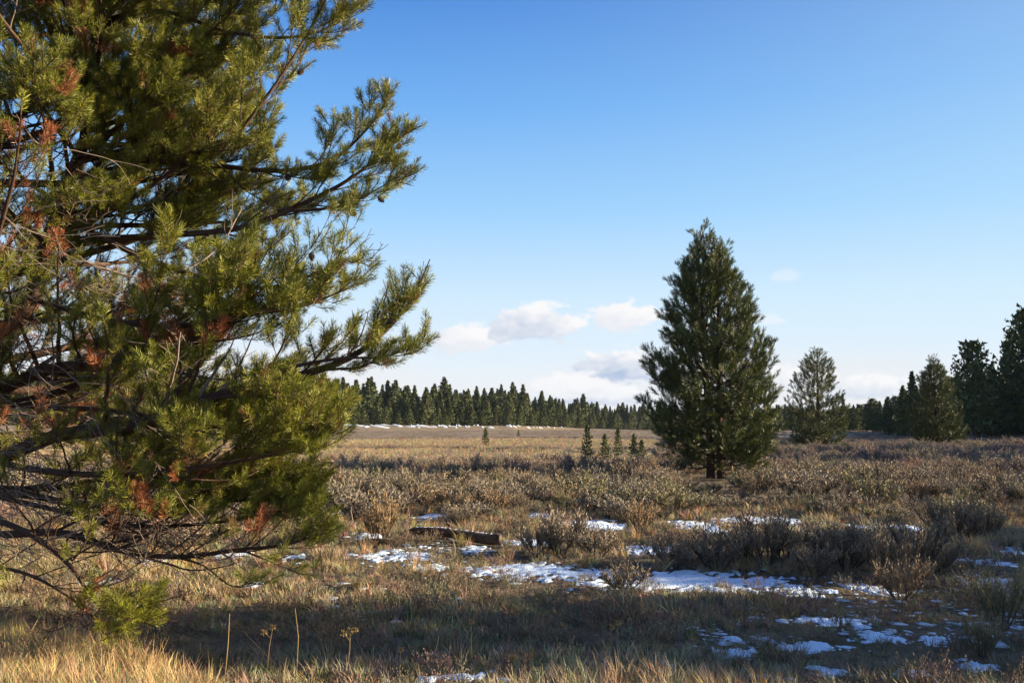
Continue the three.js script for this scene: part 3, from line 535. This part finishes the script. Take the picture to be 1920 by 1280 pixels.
const patches = [
  [985, 1073, 112, 15, 1.0, 'bright sunlit strip of snow left of centre, in front of the round bush'], [1300, 1092, 190, 19, 1.0, 'long blue-shaded snow strip in front of the dark bushes'], [1500, 1114, 80, 15, 0.8, 'ragged shaded snow at the right end of the long blue strip'], [1645, 1106, 66, 14, 0.75, 'shaded snow right of the long blue strip'], [1866, 1098, 70, 18, 0.95, 'shaded snow patch at the right edge beside the dark bush'],
  [1575, 1169, 66, 13, 0.7, 'faint snow patch in the shaded grass right of centre'], [1372, 1199, 34, 9, 0.85, 'small snow patch above the wider low one, lower right'], [1372, 1222, 56, 10, 0.85, 'wide low snow patch left of the brightest foreground patch'], [1525, 1213, 62, 12, 1.0, 'brightest rounded snow patch in the right foreground'], [1665, 1198, 60, 12, 0.85, 'greyish snow patch right of the brightest foreground patch'], [1762, 1202, 28, 9, 1.0, 'small bright snow clump in the right foreground'], [1828, 1199, 34, 9, 0.75, 'thin snow streak right of the small bright clump'], [1835, 1251, 36, 8, 0.95, 'snow clump near the lower right corner'], [1560, 1262, 30, 7, 0.8, 'snow clump close to the bottom edge, right of centre'], [1720, 1268, 34, 8, 0.9, 'snow clump at the bottom edge under the right foreground'], [1432, 1270, 40, 8, 0.8, 'dark-rimmed snow patch at the bottom edge'],
  [1112, 985, 62, 10, 0.9, 'sunlit snow sheet between two bushes right of the log'], [1300, 984, 56, 9, 0.8, 'sunlit snow in front of the tall pine, left part'], [1430, 975, 80, 10, 0.85, 'widest sunlit snow sheet below the tall pine'], [1330, 995, 40, 7, 0.9, 'snow lump below the widest sunlit sheet'], [1212, 1033, 44, 9, 0.8, 'bright snow beside the left end of the dark bush row'], [1592, 988, 36, 7, 0.7, 'bluish snow among the sagebrush right of the widest sheet'], [1704, 991, 40, 7, 0.7, 'bluish snow among the right-hand sagebrush'], [1680, 1019, 50, 8, 0.8, 'snow dashes behind the dark bush row'], [1905, 1036, 40, 9, 0.9, 'bright snow at the right edge above the shaded patch'], [1845, 1054, 46, 9, 0.75, 'shaded snow left of the bright one at the right edge'],
  [745, 1044, 96, 20, 0.72, 'speckled sunlit snow in front of the fallen log, left part'], [810, 1064, 40, 9, 0.8, 'blue snow patch below the speckled snow'], [895, 1032, 36, 8, 0.8, 'snow against the front of the fallen log'], [690, 1008, 40, 8, 0.6, 'shaded snow left of the golden bush'], [815, 969, 44, 8, 0.65, 'snow among the grass behind the fallen log'], [1000, 1018, 46, 7, 0.7, 'snow right of the end of the fallen log'], [1015, 967, 34, 7, 0.6, 'bluish snow behind the pale stick'],
  [482, 1096, 17, 6, 1.0, 'lone bright snow lump below the big pine bough'], [185, 1095, 44, 7, 0.6, 'snow speckles under the left end of the big pine boughs'], [270, 1052, 60, 9, 0.6, 'snow speckles in the lit grass behind the big pine boughs'], [440, 1041, 40, 7, 0.7, 'snow dashes behind the lowest long bough'], [556, 1048, 34, 8, 0.7, 'snow dashes at the tip of the lowest long bough'], [830, 1273, 110, 9, 0.75, 'shaded snow strip at the bottom edge, left of centre'], [810, 1124, 44, 6, 0.65, 'faint shaded snow in the dark grass below the log'], [880, 1128, 30, 5, 0.6, 'faintest shaded snow in the dark grass'], [1250, 1250, 14, 6, 1.1, 'small round snow cap in the foreground grass'], [1120, 1075, 60, 10, 0.7, 'shaded snow joining the sunlit strip to the blue strip'], [640, 962, 30, 8, 0.6, 'bluish snow by the edge of the big pine'], [1950, 1180, 50, 12, 0.8, 'shaded snow just beyond the right edge'],
];
patches.forEach(([px, py, rx, ry, cover, label], k) => { const b = snowField(px, py, rx, ry, k + 1, 0.012, cover + 0.06); if (b.i.length) tag(b.mesh('snow_patch', M.snow, scene), label, 'snow patch'); });
{ // the far bank: many small drifts that read as one line
  const r = rng(77), b = new MB();
  for (let k = 0; k < 60; k++) {
    const px = k < 80 ? 640 + 420 * Math.pow(r(), 0.9) : 1060 + 130 * r(); if (px > 1050 && r() < 0.6) continue;
    const az = Math.atan((px - 960) / FPX) / DEG, d = bankAt(az) - 7 + 9 * r(), c = onGround(px, d), w = (0.3 + 1.7 * r() * r()) * (px < 800 ? 1.3 : 0.7), dd = 0.4 + 0.9 * r();
    const k0 = b.vert(V(c.x, c.y + 0.2 + 0.25 * r(), c.z), null, 0, 0), n = 11;
    for (let j = 0; j < n; j++) { const a = j / n * 6.283, q = 0.7 + 0.6 * r(), x = c.x + Math.cos(a) * w * q, z = c.z + Math.sin(a) * dd * q; b.vert(V(x, hgt(x, z) + 0.02, z), null, 0, 0); }
    for (let j = 0; j < n; j++) b.i.push(k0, k0 + 1 + (j + 1) % n, k0 + 1 + j);
  }
  tag(b.mesh('snow', M.snow, scene), 'line of bright snow drifts on the bank under the far treeline', 'snow', null, 'stuff');
}
{ // crumbs of old snow caught between the plants
  const r = rng(4242), g = new MB(), n = 9, c0 = g.vert(V(0, 0.16, 0), null, 0, 0), list = [];
  for (const [R1, y] of [[0.6, 0.12], [1, -0.06]]) for (let j = 0; j < n; j++) { const a = j / n * 6.283, q = R1 * (0.7 + 0.6 * r()); g.vert(V(Math.cos(a) * q, y * (0.7 + 0.6 * r()), Math.sin(a) * q), null, 0, 0); }
  for (let j = 0; j < n; j++) { const a = 1 + j, b = 1 + (j + 1) % n; g.i.push(c0, b, a, a, b, a + n, b, b + n, a + n); }
  const put = (x, z, s) => list.push({ m: place(V(x, hgt(x, z) + 0.006, z), r() * 6.28, s * (0.6 + 0.9 * r()), s * (0.5 + 0.5 * r()), s * (0.5 + 0.6 * r())) });
  for (const [cx, cz, ax, az] of snowSpots) { const m = Math.round(5 + 10 * ax * az + 6 * ax); for (let k = 0; k < m; k++) { const a = r() * 6.283, q = 0.6 + 1.1 * r(); put(cx + Math.cos(a) * ax * q, cz + Math.sin(a) * az * q * 1.2, 0.02 + 0.07 * r() * r()); } }
  for (let k = 0; k < 1500; k++) { const px = 560 + 1400 * r(), py = 930 + 300 * r(), p = ground(px, py); if (fbm(p.x * 0.45, p.z * 0.45, 3, 1.4) < 0.16 - 0.12 * smoothstep(px, 1000, 1300)) continue; put(p.x, p.z, 0.018 + 0.08 * r() * r()); }
  tag(instanced('snow', g.geo(), M.snow, list, scene), 'crumbs and streaks of thin old snow between the grass and brush', 'snow', null, 'stuff');
}
const inSnow = (x, z) => snowSpots.some(([cx, cz, ax, az, m]) => Math.abs(x - cx) < ax * 1.2 && Math.abs(z - cz) < az * 1.2 && m(x - cx, z - cz) > 0.05);

// ---------------------------------------------------------------- sagebrush
function sageGeo(seed, sprigs, leaves, tone) { // about 1 m wide and 0.7 m tall; stems and foliage apart
  const r = rng(seed), f = new MB(), w = new MB();
  const stems = [];
  for (let k = 0; k < 11; k++) { const a = k * 2.399 + r(), lean = 0.25 + 0.75 * r(), d = V(Math.cos(a) * lean, 0.9, Math.sin(a) * lean), p = bend(V(0.05 * Math.cos(a), -0.03, 0.05 * Math.sin(a)), d, 0.34 + 0.26 * r(), 0.09, r, 0.12, 0.35); w.tube(p, p.map((_, j) => 0.012 * (1 - 0.75 * j / p.length)), 4, false, [0.085, 0.066, 0.05]); stems.push(p); }
  for (let k = 0; k < sprigs; k++) {
    const st = stems[Math.floor(r() * stems.length)], o = pointOn(st, 0.35 + 0.65 * r()), out = V(o.x, 0, o.z).multiplyScalar(1.1);
    const d = V(out.x + (r() - 0.5) * 0.9, 0.65 + 0.7 * r(), out.z + (r() - 0.5) * 0.9).normalize(), L = 0.12 + 0.2 * r(), pts = bend(o, d, L, 0.08, r, 0.25, 0.3);
    const g = 0.7 + 0.6 * r(), tan = r() < tone ? 0.75 + 0.25 * r() : 0.25 * r();
    for (let q = 0; q < leaves; q++) {
      const t = (q + r()) / leaves, p = pointOn(pts, t), dd = dirOn(pts, t), a = r() * 6.28, e = V(Math.cos(a), 0.4 + r(), Math.sin(a)).normalize().addScaledVector(dd, 1.0).normalize(), s = V(r() - 0.5, r() - 0.5, r() - 0.5).cross(e).normalize();
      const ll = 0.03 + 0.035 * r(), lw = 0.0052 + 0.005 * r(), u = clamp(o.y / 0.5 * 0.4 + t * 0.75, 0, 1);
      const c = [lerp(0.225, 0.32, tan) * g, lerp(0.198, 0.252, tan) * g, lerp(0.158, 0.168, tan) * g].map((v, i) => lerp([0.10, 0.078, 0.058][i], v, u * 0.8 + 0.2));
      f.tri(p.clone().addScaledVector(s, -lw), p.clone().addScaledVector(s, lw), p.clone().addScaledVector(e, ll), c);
    }
  }
  return { leaf: f.geo(), wood: w.geo() };
}
const SAGE = [sageGeo(201, 330, 9, 0.4), sageGeo(202, 350, 9, 0.6), sageGeo(203, 300, 9, 0.8), sageGeo(204, 360, 8, 0.5), sageGeo(205, 280, 9, 0.3)];
const FARSAGE = [sageGeo(211, 110, 6, 0.4), sageGeo(212, 110, 6, 0.65)];
function bush(pos, k, w, h, turn, label, category, group, mat = M.sage) {
  const g = thing('sagebrush', label, category, pos, turn, group);
  for (const [n, geo] of [['stems', SAGE[k].wood], ['foliage', SAGE[k].leaf]]) { const m = shade(new THREE.Mesh(geo, mat)); m.name = n; m.scale.set(w, h, w); g.add(m); }
  return g;
}
const bushSpots = [];
// those one can point to
for (const [px, py, w, h, k, label] of [
  [712, 1018, 0.72, 1.0, 2, 'golden feathery upright bush left of the fallen log'], [1050, 1040, 1.05, 0.78, 1, 'wide rounded brown bush right of the fallen log'], [1012, 1042, 0.62, 0.6, 0, 'smaller bush leaning on the left side of the wide rounded brown one'], [1120, 1046, 0.8, 0.62, 3, 'low bush on the right side of the wide rounded brown one'],
  [1790, 1020, 0.95, 0.95, 0, 'large dark bush near the right edge behind the shaded snow'], [1850, 1010, 0.9, 0.8, 3, 'tan bush right of the large dark one near the right edge'], [1200, 1000, 0.8, 0.72, 2, 'tan bush between the two sunlit snow sheets below the tall pine'], [1262, 1064, 0.8, 0.5, 0, 'leftmost shaded bush of the dark row behind the blue snow'], [1345, 1066, 1.05, 0.75, 3, 'second shaded bush of the dark row behind the blue snow'], [1436, 1058, 1.15, 0.86, 1, 'third shaded bush of the dark row behind the blue snow'], [1520, 1084, 0.75, 0.55, 4, 'fourth shaded bush of the dark row behind the blue snow'], [1585, 1066, 1.2, 0.7, 2, 'fifth shaded bush of the dark row behind the blue snow'], [1664, 1092, 0.8, 0.95, 3, 'sixth shaded bush of the dark row behind the blue snow'], [1725, 1075, 1.0, 0.9, 0, 'rightmost tall shaded bush of the dark row'], [1690, 1125, 0.7, 0.62, 4, 'tall thin shaded bush standing before the snow at right'],
  [1560, 1050, 0.9, 0.6, 1, 'brown-topped bush behind the dark row, right of its middle'], [1390, 1040, 0.85, 0.55, 2, 'brown-topped bush behind the dark row, left of its middle'], [1650, 1045, 0.9, 0.62, 3, 'grey bush behind the right end of the dark row'], [1470, 1048, 0.8, 0.58, 2, 'tan bush catching light behind the middle of the dark row'], [1880, 1180, 0.55, 0.7, 1, 'upright greenish bush near the right edge in the foreground'], [1845, 1230, 0.4, 0.45, 4, 'small greenish bush below the upright one near the right edge'], [1170, 1110, 0.75, 0.4, 4, 'low shaded bush in front of the left end of the blue snow'], [870, 990, 0.7, 0.55, 1, 'bush directly behind the fallen log'], [930, 960, 0.9, 0.65, 2, 'tan bush behind the pale stick'],
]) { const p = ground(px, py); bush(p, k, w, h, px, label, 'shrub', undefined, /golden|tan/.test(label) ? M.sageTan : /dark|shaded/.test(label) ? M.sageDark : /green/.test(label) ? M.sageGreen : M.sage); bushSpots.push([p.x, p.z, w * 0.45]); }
{
  const r = rng(900), far = [[], []], zones = [];
  // fields of sagebrush: dense from about 17 m on, open before
  let singles = 0; const cand = [];
  for (let k = 0; k < 14200; k++) {
    const d = Math.sqrt(lerp(12.5 * 12.5, 62 * 62, r())), u = lerp(-0.8, 0.98, r()), x = u * d, z = -d;
    const dens = smoothstep(d, 14, 18.5) * (0.72 + 0.9 * nz(x * 0.16, z * 0.16, 6.1)) + 0.04;
    if (r() > dens * 1.05 || grassStrip(x, z) > 0.25 || inSnow(x, z) && r() < 0.85) continue;
    if (Math.hypot(x + 5.2, z + 8.7) < 3 || Math.abs(x + 0.78) < 0.9 && d > 11.5 && d < 14.4 || Math.abs(x - 5.8) < 1 && d > 25.5 && d < 29.8) continue;
    if (snowSpots.some(([cx, cz, ax, az]) => d < 19 && Math.abs(x - cx) < ax * 0.95 && z > cz - az && z < cz + az + 1.7)) continue;
    const w = 0.5 + 1.15 * Math.pow(r(), 2.2), min = 0.28 * w + 0.07;
    if (bushSpots.some(([a, b, c]) => (a - x) ** 2 + (b - z) ** 2 < (min + c * 0.45) ** 2)) continue;
    bushSpots.push([x, z, w * 0.45]); cand.push([x, z, w, d, u]);
  }
  cand.sort((a, b) => a[3] - b[3]);
  for (const [x, z, w, d, u] of cand) {
    const p = V(x, hgt(x, z) - 0.02, z), h = (0.5 + 0.45 * r()) * (d < 17 ? 0.8 : 1) * (u < 0.15 ? 1 - 0.5 * smoothstep(d, 30, 42) : 1) * w ** 0.5 * (Math.abs(u - 0.203) < 0.035 && d > 17 ? 0.5 : 1), k = Math.floor(r() * 5);
    if (singles < 270 && Math.abs(u) < 0.54 && u > -0.25) {
      const zone = u < 0 ? 'behind the fallen log' : u < 0.16 ? 'between the log and the tall pine' : u < 0.33 ? 'to the right of the tall pine' : 'near the right edge';
      const rank = d < 17.5 ? 'front edge' : d < 20 ? 'second rank' : d < 23 ? 'middle' : 'back part';
      bush(p, k, w, h, r() * 6.28, `grey-brown sagebrush in the ${rank} of the field ${zone}`, 'shrub', `sagebrush, ${rank} of the field ${zone}`, [M.sage, M.sage, M.sageTan, M.sageDark, M.sageGreen][Math.floor(r() * 5)]); singles++;
    } else far[k % 2].push({ m: place(p, r() * 6.28, w, h), c: [0.9 + 0.3 * r(), 0.9 + 0.2 * r(), 0.9 + 0.2 * r()] });
  }
  const g = new THREE.Group(); g.name = 'sagebrush_field'; scene.add(g); tag(g, 'grey-brown sagebrush covering the middle of the meadow as one mass', 'shrubs', null, 'stuff');
  far.forEach((l, k) => { tag(instanced('foliage', SAGE[k * 2].leaf, M.sage, l, g), null, null, null, 'stuff'); });
  const dist = [[], []];
  for (let k = 0; k < 15000; k++) {
    const d = 58 + 300 * Math.pow(r(), 1.5), u = lerp(-0.75, 0.85, r()), x = u * d, z = -d, az = Math.atan(u) / DEG;
    if (d > bankAt(az) + 1 || grassStrip(x, z) > 0.2 || r() > 0.62 + 0.8 * nz(x * 0.05, z * 0.12, 3.9)) continue;
    const w = 0.7 + 0.8 * r(); dist[k % 2].push({ m: place(V(x, hgt(x, z) - 0.03, z), r() * 6.28, w, (0.4 + 0.35 * r()) * (u < 0.15 ? 0.55 : 1) * (d > 110 ? 0.75 : 1)), c: [0.95 + 0.25 * r(), 0.85 + 0.2 * r(), 0.85 + 0.2 * r()] });
  }
  const g2 = new THREE.Group(); g2.name = 'far_sagebrush'; scene.add(g2); tag(g2, 'greyish brush of the far field below the treeline', 'shrubs', null, 'stuff');
  dist.forEach((l, k) => tag(instanced('foliage', FARSAGE[k].leaf, M.sage, l, g2), null, null, null, 'stuff'));
  console.log('sage', singles, far[0].length + far[1].length, dist[0].length + dist[1].length);
}

// ---------------------------------------------------------------- grass
function grassGeo(seed, blades, h, spread, w, curl) {
  const b = new MB(), r = rng(seed);
  for (let k = 0; k < blades; k++) {
    const a = r() * 6.283, lean = spread * Math.pow(r(), 0.8), o = V(Math.cos(a) * 0.03 * r(), -0.01, Math.sin(a) * 0.03 * r()), L = h * (0.5 + 0.7 * r()), d = V(Math.cos(a) * lean, 1, Math.sin(a) * lean).normalize();
    const m = o.clone().addScaledVector(d, L * 0.55), e = o.clone().addScaledVector(d, L).add(V(Math.cos(a) * curl * L, -curl * L * 0.7, Math.sin(a) * curl * L)), s = V(-Math.sin(a + 0.6 * r()), 0, Math.cos(a)).multiplyScalar(w * (0.6 + 0.6 * r()));
    b.tri(o.clone().sub(s), o.clone().add(s), m.clone().add(s)); b.tri(o.clone().sub(s), m.clone().add(s), m.clone().sub(s)); b.tri(m.clone().sub(s), m.clone().add(s), e);
  }
  return b.geo();
}
{
  const r = rng(1234), G = [grassGeo(1, 22, 0.11, 0.8, 0.0018, 0.15), grassGeo(2, 24, 0.075, 1.1, 0.0018, 0.2), grassGeo(3, 28, 0.24, 0.5, 0.0017, 0.15), grassGeo(4, 16, 0.05, 1.5, 0.0024, 0.2)];
  const lists = G.map(() => []), logAt = ground(852, 1014);
  const add = (x, z, k, s, c) => lists[k].push({ m: place(V(x, hgt(x, z), z), r() * 6.28, s, s * (0.8 + 0.4 * r()), s, (r() < 0.35 ? 1.7 : 0.3) * (r() - 0.5), (r() < 0.35 ? 1.7 : 0.3) * (r() - 0.5)), c: c.map((v) => v * (0.72 + 0.55 * r())) });
  const straw = [0.40, 0.31, 0.17], brown = [0.23, 0.175, 0.11], green = [0.14, 0.135, 0.06], grey = [0.25, 0.215, 0.165];
  const mixc = (a, b, t) => a.map((v, k) => lerp(v, b[k], t));
  for (let k = 0; k < 96000; k++) { // the meadow near the viewer
    const d = Math.sqrt(lerp(4.6 * 4.6, 21 * 21, Math.pow(r(), 1.25))), u = lerp(-0.9, 1.0, r()), x = u * d, z = -d;
    const cl = fbm(x * 0.8, z * 0.8, 3, 2.6), big = fbm(x * 0.22, z * 0.22, 2, 9.6);
    if (r() > 0.75 + 0.9 * cl) continue;
    const white = inSnow(x, z); if (white && r() < (d > 9.5 ? 0.66 : 0.62)) continue;
    if (Math.abs(x - logAt.x) < 0.75 && z > logAt.z - 0.15 && z < logAt.z + 1.1 && r() < 0.75) continue;
    const nearSnow = d > 9.5 && snowSpots.some(([cx, cz, ax, az]) => Math.abs(x - cx) < ax && z > cz - az && z < cz + az + 1.3);
    if (nearSnow && r() < 0.45) continue;
    const q = clamp(0.55 + 1.3 * big + 0.9 * cl, 0, 1), t = r();
    const c = t < 0.1 ? green : t < 0.2 ? grey : mixc(brown, straw, clamp(q + 0.5 * (r() - 0.5), 0, 1));
    add(x, z, [0, 1, 1, 3, 0][Math.floor(r() * 5)], (0.65 + 0.6 * r()) * clamp(1 + 1.6 * cl, 0.55, 1.7) * (white ? 0.5 : nearSnow ? 0.6 : 1), c);
  }
  // tall golden grass at the lower left, and along the bottom edge
  for (let k = 0; k < 2600; k++) { const d = 4.9 + 2.5 * r(), u = lerp(-0.6, -0.30, Math.pow(r(), 0.9)), x = u * d; if (d > curve([[-0.6, 7.6], [-0.42, 6.9], [-0.3, 5.9]], u)) continue; add(x, -d, 2, 0.75 + 0.5 * r(), mixc(straw, [0.46, 0.32, 0.12], r())); }
  for (let k = 0; k < 900; k++) { const d = 4.9 + 1.2 * r(), x = lerp(-0.34, 0.55, r()) * d; if (fbm(x * 1.3, d * 1.3, 2, 4.1) < -0.02) continue; add(x, -d, 2, 0.4 + 0.45 * r(), mixc(straw, brown, 0.5 * r())); }
  // bunches in the sunlit middle ground
  for (let k = 0; k < 520; k++) { const d = 10.4 + 9 * r(), x = lerp(-0.5, 0.52, r()) * d; if (inSnow(x, -d)) continue; const n = 4; for (let j = 0; j < n; j++) add(x + 0.16 * (r() - 0.5), -d + 0.16 * (r() - 0.5), r() < 0.5 ? 2 : 0, 0.6 + 0.5 * r(), mixc(straw, [0.42, 0.28, 0.1], r())); }
  const bp = ground(378, 1012); for (let j = 0; j < 60; j++) add(bp.x + 0.7 * (r() - 0.5), bp.z + 0.4 * (r() - 0.5), 2, 0.7 + 0.4 * r(), [0.48, 0.35, 0.14]);
  // between the sagebrush and on the open strips
  for (let k = 0; k < 66000; k++) {
    const d = Math.sqrt(lerp(19 * 19, 95 * 95, r())), u = lerp(-0.9, 0.95, r()), x = u * d, z = -d, s = grassStrip(x, z); if (s < 0.3 && r() > 0.12) continue;
    add(x, z, r() < 0.3 ? 2 : 0, 0.7 + 0.6 * r(), s > 0.3 ? mixc(straw, [0.42, 0.32, 0.17], r()) : mixc(brown, straw, r()));
  }
  // low twiggy plants among the near grass
  const lowL = [[], []];
  for (let k = 0; k < 4200; k++) {
    const d = Math.sqrt(lerp(5.2 * 5.2, 20 * 20, Math.pow(r(), 1.1))), x = lerp(-0.9, 0.95, r()) * d, z = -d; if (r() > 0.5 + 1.1 * fbm(x * 0.5, z * 0.5, 2, 6.6) || inSnow(x, z) && r() < 0.6) continue;
    const w = 0.16 + 0.26 * r(); lowL[k % 2].push({ m: place(V(x, hgt(x, z) - 0.02, z), r() * 6.28, w, w * (0.6 + 0.5 * r())), c: [0.75 + 0.35 * r(), 0.72 + 0.3 * r(), 0.62 + 0.3 * r()] });
  }
  const lg = new THREE.Group(); lg.name = 'low_plants'; scene.add(lg); tag(lg, 'low brown twiggy plants scattered through the near grass', 'plants', null, 'stuff');
  lowL.forEach((l, k) => tag(instanced('foliage', FARSAGE[k].leaf, M.sage, l, lg), null, null, null, 'stuff'));
  const g = new THREE.Group(); g.name = 'grass'; scene.add(g); tag(g, 'dry straw-coloured and brown meadow grass', 'grass', null, 'stuff');
  lists.forEach((l, k) => tag(instanced('grass_blades', G[k], M.grass, l, g), null, null, null, 'stuff'));
}

// ---------------------------------------------------------------- fallen log and dead wood
{
  const a = ground(768, 1010), c = ground(936, 1024), r = rng(71);
  const base = a.clone().lerp(c, 0.5), t = thing('fallen_log', 'fallen dark log with a cut right end lying in the snowy grass', 'log', base);
  const A = a.clone().sub(base), C = c.clone().sub(base), R0 = 0.052, R1 = 0.076;
  const b = new MB(), n = 26, pts = [], rad = [];
  for (let k = 0; k <= n; k++) { const u = k / n; pts.push(A.clone().lerp(C, u).add(V(0, R0 + 0.05 + 0.02 * Math.sin(u * 5) + 0.012 * nz(u * 9, 1.1), 0.015 * nz(u * 7, 5.1)))); rad.push(lerp(R0, R1, u) * (1 + 0.09 * nz(u * 14, 3.3)) * (k === 0 ? 0.5 : 1)); }
  b.tube(pts, rad, 16); b.mesh('trunk', std({ map: barkMap, bumpMap: barkBump, bumpScale: 0.014, color: rgb(0.62, 0.62, 0.68) }), t);
  const e = pts[n], ax = pts[n].clone().sub(pts[n - 1]).normalize(), f = new MB(); f.tube([e.clone().addScaledVector(ax, 0.002), e.clone().addScaledVector(ax, 0.012)], [R1 * 0.9, R1 * 0.86], 16); f.mesh('cut_end', std({ color: rgb(0.13, 0.085, 0.045) }), t);
  for (const [u, dx, h, w] of [[0.16, 0.05, 0.12, 0.006], [0.45, 0.03, 0.1, 0.006], [0.5, -0.03, 0.08, 0.005], [0.62, 0.06, 0.13, 0.006], [0.9, 0.13, 0.25, 0.008]]) { const p = pointOn(pts, u).add(V(0, 0.06, 0)), s = new MB(), q = [p, p.clone().add(V(dx * 0.5, h * 0.55, 0.01)), p.clone().add(V(dx, h, 0))]; s.tube(q, [w, w * 0.9, w * 0.8], 6); if (h > 0.2) s.tube([q[2], q[2].clone().add(V(-0.035, 0.012, 0))], [w * 1.2, w], 5); s.mesh('branch_stub', M.deadTwig, t); }
  for (let k = 0; k < 16; k++) { // snow bits on its back
    const p = pointOn(pts, 0.06 + 0.9 * (k + 0.6 * r()) / 16), s = new THREE.Mesh(new THREE.IcosahedronGeometry(1, 2), M.snow); s.name = 'snow_bit'; s.position.copy(p).add(V(0, lerp(R0, R1, k / 16) * 0.97, 0.02 * (r() - 0.5))); s.scale.set(0.012 + 0.03 * r(), 0.008, 0.012 + 0.012 * r()); shade(s); t.add(s);
  }
}
function stick(name, label, pts, radii, mat) { const o = pts[0].clone(), g = thing(name, label, 'dead branch', o), b = new MB(); b.tube(pts.map((p) => p.clone().sub(o)), radii, 7); b.mesh('wood', mat, g); return g; }
{
  const p1 = ground(858, 1000); stick('dead_branch', 'short thick broken branch sticking up behind the fallen log', [p1, p1.clone().add(V(-0.06, 0.09, 0)), p1.clone().add(V(-0.16, 0.15, 0.02))], [0.034, 0.032, 0.03], M.bark);
  const p2 = ground(663, 986); stick('dead_branch', 'thin forked dead stick standing left of the golden bush', [p2, p2.clone().add(V(-0.03, 0.13, 0)), p2.clone().add(V(-0.05, 0.24, 0)), p2.clone().add(V(-0.03, 0.31, 0))], [0.011, 0.011, 0.009, 0.006], M.deadTwig);
  const p3 = ground(735, 1024), q3 = ground(668, 1018); stick('dead_branch', 'dark reddish branch lying under the golden bush', [q3.clone().add(V(0, 0.04, 0)), q3.clone().lerp(p3, 0.5).add(V(0, 0.06, 0)), p3.clone().add(V(0, 0.04, 0))], [0.012, 0.03, 0.034], M.barkRed);
  const p4 = ground(760, 1006); stick('dead_branch', 'pale short stick at the left end of the fallen log', [p4.clone().add(V(-0.06, 0.02, 0.02)), p4.clone().add(V(0.02, 0.08, 0)), p4.clone().add(V(0.06, 0.1, 0))], [0.008, 0.009, 0.007], M.deadTwig);
}
// ---------------------------------------------------------------- dried stalks in the foreground
{
  const r = rng(55), head = std({ color: rgb(0.40, 0.26, 0.10) }), straw = std({ color: rgb(0.36, 0.24, 0.10) });
  const headGeo = new MB(); for (let k = 0; k < 46; k++) { const d = V(r() - 0.5, r() - 0.35, r() - 0.5).normalize(), s = V(r() - 0.5, r() - 0.5, r() - 0.5).cross(d).normalize().multiplyScalar(0.004); headGeo.tri(s.clone().negate(), s, d.clone().multiplyScalar(0.014 + 0.01 * r())); }
  const hg = headGeo.geo();
  for (const [px, py, tx, ty, heads, label] of [
    [500, 1262, 511, 1176, 2, 'dried flower stalk with a golden head, left of the bottom centre'], [648, 1265, 656, 1182, 3, 'branching dried flower stalk with three golden heads'], [420, 1278, 430, 1150, 0, 'tall straight straw stalk right of the golden grass'], [305, 1280, 303, 1208, 0, 'short straight straw stalk in the golden grass'], [530, 1255, 458, 1186, 0, 'long straw stalk leaning far to the left'], [826, 1258, 823, 1192, 0, 'thick upright straw stalk at the bottom centre'], [755, 1258, 751, 1218, 1, 'short seed stalk left of the thick upright straw'], [885, 1240, 884, 1166, 1, 'thin stalk with one pale seed head at bottom centre'], [1072, 1215, 1058, 1176, 2, 'drooping seed stalk right of bottom centre'], [1166, 1220, 1159, 1168, 1, 'upright seed stalk with a golden tip right of bottom centre'], [1146, 1215, 1148, 1176, 1, 'seed stalk just left of the golden-tipped one'], [1370, 1195, 1372, 1176, 2, 'small golden seed stalk above the right foreground snow'], [555, 1268, 553, 1140, 0, 'thin upright grass stem right of the leaning stalk'], [964, 1262, 962, 1235, 2, 'low seed stalk near the bottom edge centre'],
  ]) {
    const p = ground(px, py), e = at(tx, ty, -p.z + 0.02), g = thing('dried_stalk', label, 'dried plant', p), L = e.clone().sub(p), b = new MB(), mid = L.clone().multiplyScalar(0.55).add(V(0.05 * (r() - 0.5), 0.012, 0.02)), pts = [V(0, -0.02, 0), mid, L];
    b.tube(pts, [0.0029, 0.0026, heads ? 0.002 : 0.0018], 5, false);
    const ends = [L]; for (let k = 1; k < heads; k++) { const o = pointOn(pts, 0.6 + 0.12 * k), q = o.clone().add(V((k % 2 ? -1 : 1) * (0.03 + 0.02 * r()), 0.03 + 0.03 * r(), 0.02 * (r() - 0.5))); b.tube([o, q], [0.0015, 0.0012], 4, false); ends.push(q); }
    b.mesh('stem', straw, g);
    if (heads) for (const q of ends) { const m = shade(new THREE.Mesh(hg, head)); m.name = 'seed_head'; m.position.copy(q); m.scale.setScalar(1.0 + 0.5 * r()); g.add(m); }
  }
}
renderer.render(scene, camera);
